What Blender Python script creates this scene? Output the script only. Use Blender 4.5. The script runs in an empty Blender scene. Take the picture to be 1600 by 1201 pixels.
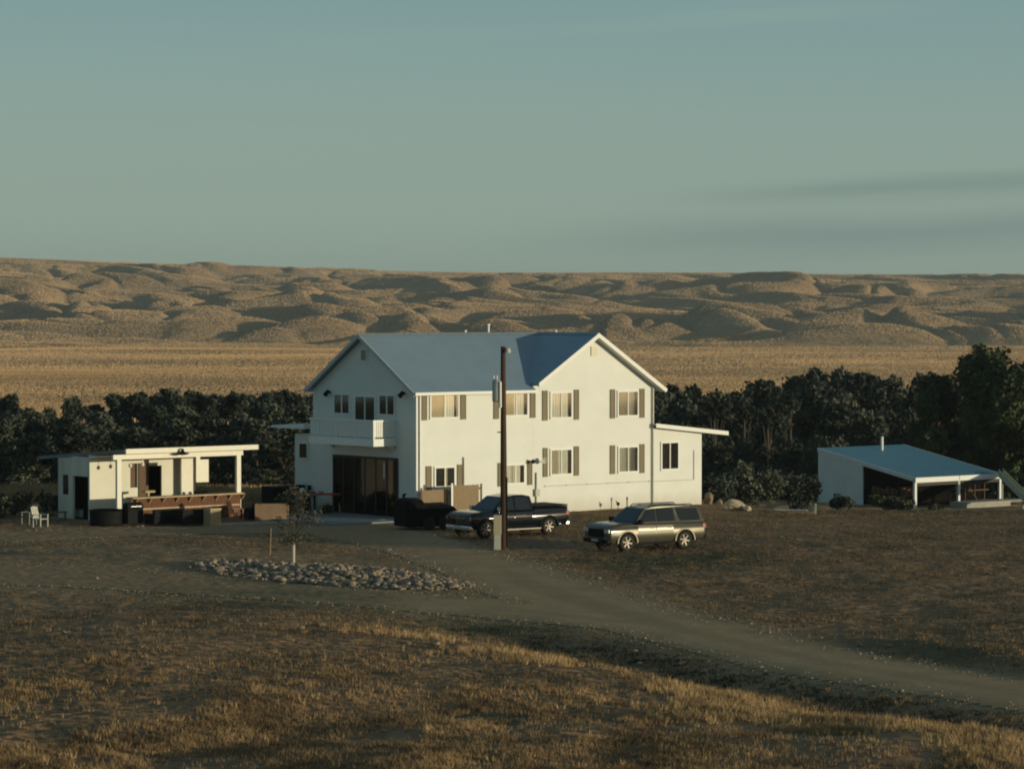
import bpy, bmesh, math, random
import numpy as np
from mathutils import Vector, Matrix
R = math.radians
random.seed(7)
sc = bpy.context.scene
col = sc.collection

# ------------------------------------------------------------------ camera
CH, HY, F = 10.7, 480.0, 4800.0          # eye height (m), horizon row and focal length in photo pixels
cam_d = bpy.data.cameras.new('camera'); cam = bpy.data.objects.new('camera', cam_d); col.objects.link(cam)
cam.location = (0, 0, CH)
cam.rotation_euler = (R(90) - math.atan(120.5 / F), 0, 0)
cam_d.sensor_width = 36; cam_d.lens = F / 1600 * 36
cam_d.clip_start = 0.5; cam_d.clip_end = 20000
sc.camera = cam

# ------------------------------------------------------------------ sun, sky, exposure
SUN_EL, SUN_AZ = 4.4, math.degrees(math.atan2(4.36, -1.98))   # azimuth from +Y towards +X
sun_dir = Vector((math.sin(R(SUN_AZ)) * math.cos(R(SUN_EL)), math.cos(R(SUN_AZ)) * math.cos(R(SUN_EL)), math.sin(R(SUN_EL))))
sd = bpy.data.lights.new('sun', 'SUN'); so = bpy.data.objects.new('sun', sd); col.objects.link(so)
sd.energy = 3.3; sd.angle = R(0.5); sd.color = (1.0, 0.89, 0.63)
so.rotation_euler = (-sun_dir).to_track_quat('-Z', 'Y').to_euler()

world = bpy.data.worlds.new("World"); sc.world = world; world.use_nodes = True
wt = world.node_tree; wt.nodes.clear()
def wn(t, **kw):
    n = wt.nodes.new(t)
    for k, v in kw.items(): setattr(n, k, v)
    return n
sky = wn('ShaderNodeTexSky', sky_type='NISHITA'); sky.sun_disc = False
sky.sun_elevation = R(SUN_EL); sky.sun_rotation = R(SUN_AZ); sky.air_density = 1.0; sky.dust_density = 1.5; sky.ozone_density = 1.5
tc = wn('ShaderNodeTexCoord'); sep = wn('ShaderNodeSeparateXYZ'); wt.links.new(tc.outputs['Generated'], sep.inputs[0])
# film-like teal grade of the evening sky by height above the horizon
rampn = wn('ShaderNodeValToRGB'); wt.links.new(sep.outputs['Z'], rampn.inputs[0])
SKYRAMP = [(0.0, (0.290, 0.402, 0.348)), (0.03, (0.258, 0.378, 0.352)), (0.06, (0.215, 0.340, 0.338)), (0.11, (0.140, 0.268, 0.312)), (0.30, (0.075, 0.155, 0.20)), (1.0, (0.055, 0.11, 0.17))]
cr = rampn.color_ramp
cr.elements[0].position, cr.elements[0].color = SKYRAMP[0][0], SKYRAMP[0][1] + (1,)
cr.elements[1].position, cr.elements[1].color = SKYRAMP[-1][0], SKYRAMP[-1][1] + (1,)
for p, c in SKYRAMP[1:-1]:
    e = cr.elements.new(p); e.color = c + (1,)
# thin cloud streaks low on the right
cmb = wn('ShaderNodeCombineXYZ')
mx = wn('ShaderNodeMath', operation='MULTIPLY'); mx.inputs[1].default_value = 5.0; wt.links.new(sep.outputs['X'], mx.inputs[0])
tilt = wn('ShaderNodeMath', operation='MULTIPLY'); tilt.inputs[1].default_value = -0.032; wt.links.new(sep.outputs['X'], tilt.inputs[0])
zt = wn('ShaderNodeMath', operation='ADD'); wt.links.new(sep.outputs['Z'], zt.inputs[0]); wt.links.new(tilt.outputs[0], zt.inputs[1])
mz = wn('ShaderNodeMath', operation='MULTIPLY'); mz.inputs[1].default_value = 95.0; wt.links.new(zt.outputs[0], mz.inputs[0])
wt.links.new(mx.outputs[0], cmb.inputs[0]); wt.links.new(mz.outputs[0], cmb.inputs[2])
nz = wn('ShaderNodeTexNoise'); nz.inputs['Scale'].default_value = 1.0; nz.inputs['Detail'].default_value = 5; nz.inputs['Roughness'].default_value = 0.45
wt.links.new(cmb.outputs[0], nz.inputs['Vector'])
def bandnode(z0, w, x0, x1):
    # a soft strip of cloud at elevation z0, growing from azimuth x0 to x1
    wob = wn('ShaderNodeMath', operation='MULTIPLY_ADD'); wob.inputs[1].default_value = 0.010; wob.inputs[2].default_value = -0.005 - z0
    wt.links.new(nz.outputs['Fac'], wob.inputs[0])
    a = wn('ShaderNodeMath', operation='ADD'); wt.links.new(zt.outputs[0], a.inputs[0]); wt.links.new(wob.outputs[0], a.inputs[1])
    b = wn('ShaderNodeMath', operation='ABSOLUTE'); wt.links.new(a.outputs[0], b.inputs[0])
    m = wn('ShaderNodeMapRange', interpolation_type='SMOOTHSTEP'); m.inputs[1].default_value = 0; m.inputs[2].default_value = w; m.inputs[3].default_value = 1; m.inputs[4].default_value = 0
    wt.links.new(b.outputs[0], m.inputs[0])
    g = wn('ShaderNodeMapRange', interpolation_type='SMOOTHSTEP'); g.inputs[1].default_value = x0; g.inputs[2].default_value = x1
    wt.links.new(sep.outputs['X'], g.inputs[0])
    o = wn('ShaderNodeMath', operation='MULTIPLY'); wt.links.new(m.outputs[0], o.inputs[0]); wt.links.new(g.outputs[0], o.inputs[1])
    return o
b1 = bandnode(0.0205, 0.0110, -0.03, 0.11); b2 = bandnode(0.0345, 0.0055, 0.03, 0.12)
bs = wn('ShaderNodeMath', operation='ADD'); wt.links.new(b1.outputs[0], bs.inputs[0]); wt.links.new(b2.outputs[0], bs.inputs[1]); bs.use_clamp = True
bf = wn('ShaderNodeMath', operation='MULTIPLY'); wt.links.new(bs.outputs[0], bf.inputs[0]); bf.inputs[1].default_value = 1.0
mixc = wn('ShaderNodeMix', data_type='RGBA'); wt.links.new(bf.outputs[0], mixc.inputs[0]); wt.links.new(rampn.outputs[0], mixc.inputs[6]); mixc.inputs[7].default_value = (0.172, 0.285, 0.290, 1)
# faint high wisps
wi = wn('ShaderNodeMapRange', interpolation_type='SMOOTHSTEP'); wi.inputs[1].default_value = 0.52; wi.inputs[2].default_value = 0.80; wi.inputs[4].default_value = 0.22
wt.links.new(nz.outputs['Fac'], wi.inputs[0])
mixw = wn('ShaderNodeMix', data_type='RGBA'); wt.links.new(wi.outputs[0], mixw.inputs[0]); wt.links.new(mixc.outputs[2], mixw.inputs[6]); mixw.inputs[7].default_value = (0.29, 0.39, 0.34, 1)
# physical sky adds its own brightening towards the sun
skb = wn('ShaderNodeBackground'); skb.inputs['Strength'].default_value = 0.05; wt.links.new(sky.outputs[0], skb.inputs[0])
grb = wn('ShaderNodeBackground'); grb.inputs['Strength'].default_value = 0.84; wt.links.new(mixw.outputs[2], grb.inputs[0])
addb = wn('ShaderNodeAddShader'); wt.links.new(skb.outputs[0], addb.inputs[0]); wt.links.new(grb.outputs[0], addb.inputs[1])
wo = wn('ShaderNodeOutputWorld'); wt.links.new(addb.outputs[0], wo.inputs[0])

sc.view_settings.view_transform = 'Standard'; sc.view_settings.look = 'None'
sc.view_settings.exposure = 0.0; sc.view_settings.gamma = 1.0
sc.render.engine = 'CYCLES'
sc.cycles.filter_width = 2.0; sc.cycles.max_bounces = 6; sc.cycles.transparent_max_bounces = 12

# ------------------------------------------------------------------ material helpers
def mat(name, c, rough=0.8, metal=0.0, vary=0.0, scale=3.0, c2=None, bump=0.0, bscale=20.0, spec=0.3, stretch=None, coat=0.0):
    m = bpy.data.materials.new(name); m.use_nodes = True; nt = m.node_tree
    p = nt.nodes['Principled BSDF']
    p.inputs['Base Color'].default_value = tuple(c) + (1,); p.inputs['Roughness'].default_value = rough
    p.inputs['Metallic'].default_value = metal; p.inputs['Specular IOR Level'].default_value = spec
    if coat: p.inputs['Coat Weight'].default_value = coat; p.inputs['Coat Roughness'].default_value = 0.08
    if vary or c2 or bump:
        t = nt.nodes.new('ShaderNodeTexCoord'); mp = nt.nodes.new('ShaderNodeMapping'); nt.links.new(t.outputs['Object'], mp.inputs[0])
        if stretch: mp.inputs['Scale'].default_value = stretch
    if vary or c2:
        n = nt.nodes.new('ShaderNodeTexNoise'); n.inputs['Scale'].default_value = scale; n.inputs['Detail'].default_value = 6; n.inputs['Roughness'].default_value = 0.65
        nt.links.new(mp.outputs[0], n.inputs['Vector'])
        mr = nt.nodes.new('ShaderNodeMapRange'); mr.inputs[1].default_value = 0.3; mr.inputs[2].default_value = 0.7; nt.links.new(n.outputs['Fac'], mr.inputs[0])
        mxx = nt.nodes.new('ShaderNodeMix'); mxx.data_type = 'RGBA'; nt.links.new(mr.outputs[0], mxx.inputs[0])
        c2 = c2 or tuple(x * (1 - vary) for x in c)
        mxx.inputs[6].default_value = tuple(c2) + (1,); mxx.inputs[7].default_value = tuple(c) + (1,)
        nt.links.new(mxx.outputs[2], p.inputs['Base Color'])
    if bump:
        n2 = nt.nodes.new('ShaderNodeTexNoise'); n2.inputs['Scale'].default_value = bscale; n2.inputs['Detail'].default_value = 4; nt.links.new(mp.outputs[0], n2.inputs['Vector'])
        b = nt.nodes.new('ShaderNodeBump'); b.inputs['Strength'].default_value = bump; b.inputs['Distance'].default_value = 0.03
        nt.links.new(n2.outputs['Fac'], b.inputs['Height']); nt.links.new(b.outputs[0], p.inputs['Normal'])
    return m
def wave_mat(name, c, axis, period, depth, rough=0.6, metal=0.0, c2=None, spec=0.3, profile='SAW'):
    """siding / metal sheet: repeating profile along one local axis plus soft staining"""
    m = mat(name, c, rough, metal, 0.10, 0.7, c2, spec=spec); nt = m.node_tree; p = nt.nodes['Principled BSDF']
    t = nt.nodes.new('ShaderNodeTexCoord'); w = nt.nodes.new('ShaderNodeTexWave'); w.bands_direction = axis; w.wave_profile = profile
    w.inputs['Scale'].default_value = (math.pi * 2 / period) / 20.0; w.inputs['Distortion'].default_value = 0
    nt.links.new(t.outputs['Object'], w.inputs['Vector'])
    b = nt.nodes.new('ShaderNodeBump'); b.inputs['Strength'].default_value = 0.3 if 'siding' in name else 0.6; b.inputs['Distance'].default_value = depth
    nt.links.new(w.outputs['Fac'], b.inputs['Height']); nt.links.new(b.outputs[0], p.inputs['Normal'])
    return m
def base_dust(m, z0=0.75, c=(0.42, 0.36, 0.26)):
    nt = m.node_tree; p = nt.nodes['Principled BSDF']; src = p.inputs['Base Color'].links[0].from_socket
    t = nt.nodes.new('ShaderNodeTexCoord'); sp = nt.nodes.new('ShaderNodeSeparateXYZ'); nt.links.new(t.outputs['Object'], sp.inputs[0]); n = nt.nodes.new('ShaderNodeTexNoise'); n.inputs['Scale'].default_value = 1.4; n.inputs['Detail'].default_value = 5; nt.links.new(t.outputs['Object'], n.inputs['Vector'])
    a = nt.nodes.new('ShaderNodeMath'); a.operation = 'MULTIPLY_ADD'; a.inputs[1].default_value = -1.1; nt.links.new(n.outputs['Fac'], a.inputs[0]); nt.links.new(sp.outputs['Z'], a.inputs[2])
    r = nt.nodes.new('ShaderNodeMapRange'); r.inputs[1].default_value = -.5; r.inputs[2].default_value = z0 - .4; r.inputs[3].default_value = .55; r.inputs[4].default_value = 0; nt.links.new(a.outputs[0], r.inputs[0])
    mi = nt.nodes.new('ShaderNodeMix'); mi.data_type = 'RGBA'; nt.links.new(r.outputs[0], mi.inputs[0]); nt.links.new(src, mi.inputs[6]); mi.inputs[7].default_value = c + (1,); nt.links.new(mi.outputs[2], p.inputs['Base Color'])
def glass_mat(name, tint=(0.5, 0.52, 0.5), gl=0.25, k=1.0):
    m = bpy.data.materials.new(name); m.use_nodes = True; nt = m.node_tree; nt.nodes.clear()
    tr = nt.nodes.new('ShaderNodeBsdfTransparent'); tr.inputs[0].default_value = tint + (1,)
    g = nt.nodes.new('ShaderNodeBsdfGlossy'); g.inputs['Roughness'].default_value = 0.04; g.inputs[0].default_value = (0.9, 0.9, 0.9, 1)
    fr = nt.nodes.new('ShaderNodeFresnel'); fr.inputs[0].default_value = 1.5
    mu = nt.nodes.new('ShaderNodeMath'); mu.operation = 'MULTIPLY_ADD'; mu.inputs[1].default_value = k; mu.inputs[2].default_value = gl * 0.2; nt.links.new(fr.outputs[0], mu.inputs[0])
    mi = nt.nodes.new('ShaderNodeMixShader'); nt.links.new(mu.outputs[0], mi.inputs[0]); nt.links.new(tr.outputs[0], mi.inputs[1]); nt.links.new(g.outputs[0], mi.inputs[2])
    o = nt.nodes.new('ShaderNodeOutputMaterial'); nt.links.new(mi.outputs[0], o.inputs[0])
    return m
M = {}
M['siding'] = wave_mat('white_lap_siding', (0.69, 0.70, 0.65), 'Z', 0.20, 0.016, 0.6, c2=(0.63, 0.64, 0.585))
M['board'] = wave_mat('white_vertical_board', (0.66, 0.66, 0.60), 'X', 0.30, 0.01, 0.6, c2=(0.57, 0.57, 0.51))
M['suntint_trim'] = mat('sun_tinted_trim', (0.76, 0.72, 0.59), 0.5, vary=0.08)  # white trim tinted warm: evening sunlight put into its colour
M['suntint_board'] = wave_mat('sun_tinted_vertical_board', (0.70, 0.67, 0.55), 'X', 0.30, 0.01, 0.6, c2=(0.62, 0.59, 0.48))  # white boards with the low sun's warmth mixed into the base colour
base_dust(M['siding'])
M['trim'] = mat('white_trim', (0.74, 0.74, 0.69), 0.5, vary=0.06)
M['bluemetal'] = wave_mat('blue_standing_seam', (0.205, 0.268, 0.305), 'X', 0.40, 0.015, 0.32, 0.0, c2=(0.17, 0.232, 0.27), spec=0.9)
M['bluemetal_cross_lift'] = wave_mat('blue_standing_seam_cross_lift', (0.225, 0.292, 0.332), 'Y', 0.40, 0.015, 0.32, 0.0, c2=(0.17, 0.232, 0.27), spec=0.9)  # cross roof sheet made paler in colour to lift its shaded slope
M['barnroof'] = wave_mat('blue_barn_roof', (0.075, 0.19, 0.24), 'X', 0.30, 0.015, 0.5, 0.0, c2=(0.06, 0.16, 0.21), spec=0.4)
M['barnwall'] = wave_mat('grey_white_sheet', (0.72, 0.72, 0.66), 'Y', 0.25, 0.015, 0.6, c2=(0.62, 0.62, 0.57))
M['shutter'] = wave_mat('tan_louvre', (0.215, 0.180, 0.115), 'Z', 0.06, 0.01, 0.7, c2=(0.18, 0.15, 0.095))
M['curtain'] = wave_mat('cream_curtain', (0.74, 0.73, 0.62), 'X', 0.16, 0.05, 0.9, c2=(0.63, 0.62, 0.52), profile='SIN')
M['screen'] = mat('insect_screen', (0.46, 0.40, 0.27), 0.8, vary=0.15, scale=2)
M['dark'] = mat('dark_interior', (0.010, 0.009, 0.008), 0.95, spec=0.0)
M['glass'] = glass_mat('window_glass', (0.96, 0.96, 0.95))
M['dimglass'] = glass_mat('shaded_door_glass', (0.45, 0.42, 0.40), 0.0, 0.35)
M['darkglass'] = mat('dark_glass', (0.012, 0.016, 0.018), 0.06, spec=0.6)
M['black'] = mat('black_metal', (0.009, 0.009, 0.010), 0.7, vary=0.3, spec=0.12)
M['tarp'] = mat('black_tarp', (0.004, 0.004, 0.005), 0.8, spec=0.1, vary=0.3, bump=0.8, bscale=3)
M['galv'] = mat('galvanised_metal', (0.45, 0.46, 0.44), 0.45, 0.6, vary=0.3)
M['greybox'] = mat('grey_enamel', (0.46, 0.45, 0.38), 0.5, vary=0.15)
M['brownboard'] = mat('brown_board', (0.16, 0.10, 0.06), 0.8, vary=0.4, scale=6, stretch=(6, 6, 0.5))
M['darkbrown'] = mat('dark_brown_panel', (0.045, 0.030, 0.026), 0.6, vary=0.4, scale=4, stretch=(8, 8, 0.4))
M['redwood'] = mat('red_stained_wood', (0.20, 0.085, 0.042), 0.75, vary=0.7, scale=5, stretch=(5, 5, 0.8), bump=0.4)
M['counter'] = mat('pale_timber', (0.50, 0.36, 0.20), 0.6, vary=0.3, scale=4)
M['fence'] = mat('tan_fence_boards', (0.30, 0.22, 0.13), 0.85, vary=0.35, scale=4, stretch=(7, 7, 0.4))
M['polewood'] = mat('creosoted_pole', (0.085, 0.045, 0.028), 0.85, vary=0.5, scale=5, stretch=(4, 4, 0.3))
M['bark'] = mat('grey_brown_bark', (0.075, 0.062, 0.048), 0.9, vary=0.4, scale=6, bump=0.6)
M['concrete'] = mat('pale_concrete', (0.36, 0.34, 0.29), 0.85, vary=0.25, scale=2)
M['slab'] = mat('grey_slab', (0.22, 0.23, 0.22), 0.8, vary=0.25, scale=1)
M['redplastic'] = mat('red_table_top', (0.50, 0.07, 0.035), 0.5, vary=0.2)
M['paledust'] = mat('pale_cushion', (0.55, 0.53, 0.47), 0.9, vary=0.2)
M['corten'] = mat('weathered_tan_steel', (0.30, 0.20, 0.12), 0.8, vary=0.35, scale=2)
M['tyre'] = mat('tyre_rubber', (0.012, 0.012, 0.012), 0.85)
M['rim'] = mat('alloy_rim', (0.24, 0.21, 0.17), 0.5, 0.5)
M['suvpaint'] = mat('bronze_grey_paint', (0.088, 0.080, 0.058), 0.30, 0.5, vary=0.12, scale=1.2, coat=0.3)
M['darkpaint'] = mat('dark_blue_black_paint', (0.004, 0.006, 0.010), 0.12, 0.0, vary=0.2, scale=1.2, coat=0.2, spec=0.4)
M['chrome'] = mat('brushed_chrome', (0.6, 0.6, 0.6), 0.25, 0.95)
M['lamp'] = mat('headlamp_lens', (0.62, 0.64, 0.66), 0.15, 0.3, spec=0.7)
M['tail'] = mat('tail_lamp_red', (0.22, 0.012, 0.008), 0.35, spec=0.3)
M['stone'] = mat('cream_sandstone', (0.52, 0.42, 0.29), 0.9, vary=0.35, scale=2, bump=0.7, bscale=5)
M['brownstone'] = mat('brown_sandstone', (0.28, 0.21, 0.14), 0.9, vary=0.35, scale=1.5, bump=0.7, bscale=4)
M['cobble'] = mat('pale_cobble', (0.34, 0.265, 0.18), 0.85, c2=(0.18, 0.135, 0.09), scale=3)
M['cobble_dark'] = mat('grey_cobble', (0.20, 0.175, 0.14), 0.85, c2=(0.11, 0.095, 0.08), scale=3)
M['cobble_red'] = mat('pinkish_cobble', (0.38, 0.26, 0.20), 0.85, c2=(0.25, 0.17, 0.13), scale=3)
M['chute'] = mat('pale_green_sheet', (0.42, 0.44, 0.33), 0.6, vary=0.25)

def leaf_mat(name, a, b, scale=0.5, stretch=None):
    m = bpy.data.materials.new(name); m.use_nodes = True; nt = m.node_tree; p = nt.nodes['Principled BSDF']
    g = nt.nodes.new('ShaderNodeNewGeometry'); n = nt.nodes.new('ShaderNodeTexNoise'); n.inputs['Scale'].default_value = scale; n.inputs['Detail'].default_value = 5
    if stretch:
        vm = nt.nodes.new('ShaderNodeVectorMath'); vm.operation = 'MULTIPLY'; vm.inputs[1].default_value = stretch; nt.links.new(g.outputs['Position'], vm.inputs[0]); nt.links.new(vm.outputs[0], n.inputs['Vector'])
    else: nt.links.new(g.outputs['Position'], n.inputs['Vector'])
    mr = nt.nodes.new('ShaderNodeMapRange'); mr.inputs[1].default_value = 0.33; mr.inputs[2].default_value = 0.67; nt.links.new(n.outputs['Fac'], mr.inputs[0])
    mi = nt.nodes.new('ShaderNodeMix'); mi.data_type = 'RGBA'; nt.links.new(mr.outputs[0], mi.inputs[0]); mi.inputs[6].default_value = a + (1,); mi.inputs[7].default_value = b + (1,)
    nt.links.new(mi.outputs[2], p.inputs['Base Color']); p.inputs['Roughness'].default_value = 0.7; p.inputs['Specular IOR Level'].default_value = 0.15
    return m
M['leaf'] = leaf_mat('dark_cottonwood_leaf', (0.014, 0.019, 0.014), (0.072, 0.082, 0.060))
M['leaf_mid'] = leaf_mat('muted_green_leaf', (0.024, 0.030, 0.021), (0.105, 0.115, 0.080), 0.4)
M['leaf_big'] = leaf_mat('green_leaf', (0.022, 0.032, 0.014), (0.065, 0.085, 0.030))
M['leaf_olive'] = leaf_mat('grey_olive_leaf', (0.040, 0.048, 0.034), (0.11, 0.115, 0.075))
M['leaf_sap'] = leaf_mat('sapling_leaf', (0.050, 0.050, 0.034), (0.125, 0.115, 0.08), 2)
M['weed'] = leaf_mat('weed_leaf', (0.03, 0.035, 0.02), (0.09, 0.085, 0.05), 1.2)
M['drygrass'] = leaf_mat('dry_golden_grass', (0.11, 0.075, 0.042), (0.42, 0.275, 0.135), 0.45)
M['shortgrass'] = leaf_mat('short_brown_grass', (0.085, 0.062, 0.035), (0.21, 0.15, 0.085), 0.35)
M['bunch'] = leaf_mat('brown_bunch_grass', (0.085, 0.058, 0.033), (0.46, 0.30, 0.145), .42)
M['palebunch'] = leaf_mat('straw_bunch_grass', (0.20, 0.135, 0.065), (0.58, 0.39, 0.19), .5)
M['fieldtuft'] = leaf_mat('dull_tuft', (0.07, 0.058, 0.034), (0.22, 0.145, 0.080), .7)
M['hillgrass'] = leaf_mat('dry_hill_grass', (0.29, 0.20, 0.115), (0.47, 0.315, 0.175), 1, (.004, .006, .004))
M['stubble'] = leaf_mat('golden_stubble', (0.30, 0.195, 0.10), (0.55, 0.36, 0.185), 1, (.0045, .011, .01))
M['meadow'] = leaf_mat('tall_tan_grass', (0.20, 0.13, 0.065), (0.42, 0.275, 0.14), 0.3)

# ------------------------------------------------------------------ noise + terrain
def _hash(ix, iy, seed):
    h = (ix.astype(np.int64) * 374761393 + iy.astype(np.int64) * 668265263 + seed * 974711) & 0xffffffff
    h = ((h ^ (h >> 13)) * 1274126177) & 0xffffffff
    return ((h ^ (h >> 16)) & 0xffff) / 65535.0 * 2 * math.pi
def perlin(x, y, seed=0):
    x = np.asarray(x, float); y = np.asarray(y, float)
    ix = np.floor(x); iy = np.floor(y); fx = x - ix; fy = y - iy
    def g(dx, dy):
        a = _hash(ix + dx, iy + dy, seed); return np.cos(a) * (fx - dx) + np.sin(a) * (fy - dy)
    u = fx * fx * fx * (fx * (fx * 6 - 15) + 10); v = fy * fy * fy * (fy * (fy * 6 - 15) + 10)
    a = g(0, 0) * (1 - u) + g(1, 0) * u; b = g(0, 1) * (1 - u) + g(1, 1) * u
    return (a * (1 - v) + b * v) * 1.5
def sst(a, b, x):
    t = np.clip((x - a) / (b - a), 0, 1); return t * t * (3 - 2 * t)
def gpt(px, py, z=0.0):
    d = (CH - z) * F / (py - HY); return ((px - 800) / F * d, d)
def at(px, py, d):
    return Vector(((px - 800) / F * d, d, CH - (py - HY) / F * d))
# gravel drive: poly-lines of (world point, half width)
def path(pts): return [(gpt(px, py), w) for px, py, w in pts]
ROADS = [path([(2300, 1200, 2.3), (1600, 1084, 2.2), (1300, 1038, 2.1), (1120, 997, 2.1), (980, 963, 2.3), (860, 925, 2.4), (775, 892, 2.2), (710, 869, 2.1), (640, 850, 2.2), (560, 832, 2.6), (500, 820, 3.0)]),
         path([(1040, 980, 1.8), (800, 953, 2.3), (600, 938, 2.4), (400, 922, 2.9), (200, 907, 3.6), (0, 896, 4.2), (-300, 886, 4.4)]),
         path([(560, 826, 2.6), (420, 828, 2.4), (240, 830, 2.6), (60, 838, 3.2), (-200, 846, 3.6)])]
def seg_dist(x, y, roads):
    """signed distance outside the gravel (m), negative inside"""
    best = np.full(np.shape(x), 1e9)
    for rd in roads:
        for (a, wa), (b, wb) in zip(rd[:-1], rd[1:]):
            dx, dy = b[0] - a[0], b[1] - a[1]; L2 = dx * dx + dy * dy
            t = np.clip(((x - a[0]) * dx + (y - a[1]) * dy) / L2, 0, 1)
            d = np.hypot(x - a[0] - t * dx, y - a[1] - t * dy) - (wa + (wb - wa) * t)
            best = np.minimum(best, d)
    return best
BROAD = [path([(-400, 900, 14), (0, 896, 14), (230, 896, 11), (400, 905, 5.5), (560, 925, 3)])]
def gravel_attr(x, y):
    g = seg_dist(x, y, ROADS); b = seg_dist(x, y, BROAD)
    g = np.maximum(g, -2.5 + 3.1 * (1 - sst(-7, 3, x)))
    return np.minimum(g, 0.95 + np.maximum(b, 0) * .6)
def main_side(x, y):
    """signed offset across the main road line, positive on the camera side, and arc weight"""
    a = np.array(gpt(1000, 980)); b = np.array(gpt(1600, 1086)); d = (b - a) / np.linalg.norm(b - a)
    n = np.array([-d[1], d[0]])
    if n[1] > 0: n = -n
    s = (x - a[0]) * d[0] + (y - a[1]) * d[1]
    return (x - a[0]) * n[0] + (y - a[1]) * n[1], s
ISL = (gpt(508, 901), math.atan2(gpt(735, 925)[1] - gpt(295, 882)[1], gpt(735, 925)[0] - gpt(295, 882)[0]))
def height(x, y):
    x = np.asarray(x, float); y = np.asarray(y, float)
    z = np.zeros(np.broadcast(x, y).shape)
    rd = seg_dist(x, y, ROADS)
    off = sst(0.0, 5.0, rd)
    near = 1 - sst(150, 170, y) * 0.6
    und = perlin(x / 9, y / 7, 3) * 0.16 + perlin(x / 3.4, y / 2.7, 4) * 0.07 + perlin(x / 22, y / 17, 5) * 0.30
    yard = np.exp(-((y - 150) / 16) ** 2)
    fore = 1 - sst(92, 112, y)
    z += und * off * near * (1 - 0.85 * yard) * (0.75 + 0.6 * fore)
    z += (perlin(x / 1.5, y / 1.9, 6) * .045 + perlin(x / .8, y / 1.1, 7) * .02) * sst(.5, 3, rd) * (y < 175) * (1 - .5 * yard) + perlin(x / 2.5, y / 2.5, 9) * .012 * (rd < 4)
    sd_, sa = main_side(x, y)
    w = sst(-12, 3, sa)
    ditch = np.exp(-((sd_ - 4.6) / 1.9) ** 2) * -0.36
    sd_ = sd_ + perlin(x / 5, y / 5, 33) * 1.6 * sst(2, 6, sd_)
    rise = sst(4.8, 12, sd_) * 0.30
    bank = sst(2.6, 4.6, -sd_) * 0.32 * sst(2, 12, sa) * (1 - sst(14, 34, -sd_))
    z += (ditch + rise) * w + bank
    # terrace edge falls to the river bottom
    rgt = sst(4, 16, x)
    e0 = 158 * rgt + 182 * (1 - rgt); e1 = 236 * rgt + 268 * (1 - rgt)
    t = np.clip((y - e0) / (e1 - e0), 0, 1)
    drop = -(4.7 * rgt + 6.5 * (1 - rgt)) * (t * t * (3 - 2 * t) * 0.35 + t * 0.65)
    z += drop
    z += sst(240, 330, y) * (-12 - (-(4.7 * rgt + 6.5 * (1 - rgt))))
    # the eroded hills across the valley
    d = np.hypot(x, y); far = sst(1500, 1900, d)
    wx = x + perlin(x / 200, y / 240, 21) * 55 + perlin(x / 70, y / 90, 23) * 18; wy = y + perlin(x / 220, y / 260, 22) * 90
    f1 = perlin(wx / 160, wy / 260, 10); f2 = perlin(wx / 62, wy / 112, 12); f3 = perlin(wx / 28, wy / 48, 13); f4 = perlin(wx / 16, wy / 24, 14)
    g1 = np.exp(-(perlin(wx / 130 + 7, wy / 200, 17) / .14) ** 2); g2 = np.exp(-(perlin(wx / 55, wy / 95 + 3, 18) / .16) ** 2)
    msk = sst(-.45, .3, perlin(x / 300, y / 420, 19))
    edge = d + perlin(wx / 230, wy / 200, 15) * 150 + perlin(x / 900, y / 900, 16) * 120
    top = 80 - 16 * sst(-700, 50, x) - 4 * sst(0, 600, x) + perlin(x / 260, y / 500, 31) * 1.0 + perlin(x / 90, y / 200, 32) * 0.5
    ramp = np.clip((edge - 1850) / 1800, 0, 1)
    prof = 7 * sst(1760, 2150, edge) + (top - 4) * ramp
    rel = sst(1740, 2000, edge) * (1 - 0.95 * sst(3150, 3650, edge)) * (.35 + .85 * msk)
    hill = prof + rel * (f1 * 9.5 + f2 * 7.8 + f3 * 2.2 + f4 * .3 - g1 * 6.5 - g2 * 3.2 + 2.5)
    k = 2.2
    hh = -k * np.log(np.exp(-np.clip(hill, -60, 200) / k) + np.exp(-top / k))
    z = z + far * np.maximum(hh, -3) * sst(0, 1, far)
    z += sst(400, 900, d) * (1 - far) * perlin(x / 160, y / 220, 8) * 1.2
    return z

def grid_mesh(name, angs, ds, material, gravel=True):
    A, D = np.meshgrid(angs, ds); X = D * np.sin(A) ; Y = D * np.cos(A)
    Z = height(X, Y); nr, nc = X.shape
    co = np.stack([X, Y, Z], -1).reshape(-1, 3).astype(np.float32)
    idx = np.arange(nr * nc).reshape(nr, nc)
    q = np.stack([idx[:-1, :-1], idx[:-1, 1:], idx[1:, 1:], idx[1:, :-1]], -1).reshape(-1, 4)
    me = bpy.data.meshes.new(name); me.vertices.add(len(co)); me.vertices.foreach_set('co', co.ravel())
    me.loops.add(q.size); me.loops.foreach_set('vertex_index', q.ravel().astype(np.int32))
    me.polygons.add(len(q)); me.polygons.foreach_set('loop_start', np.arange(0, q.size, 4, dtype=np.int32))
    me.polygons.foreach_set('use_smooth', np.ones(len(q), bool))
    me.update(calc_edges=True)
    if gravel:
        a = me.attributes.new('gravel', 'FLOAT', 'POINT'); a.data.foreach_set('value', gravel_attr(X, Y).ravel().astype(np.float32))
    me.materials.append(material)
    o = bpy.data.objects.new(name, me); col.objects.link(o); o['kind'] = 'structure'
    return o

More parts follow.
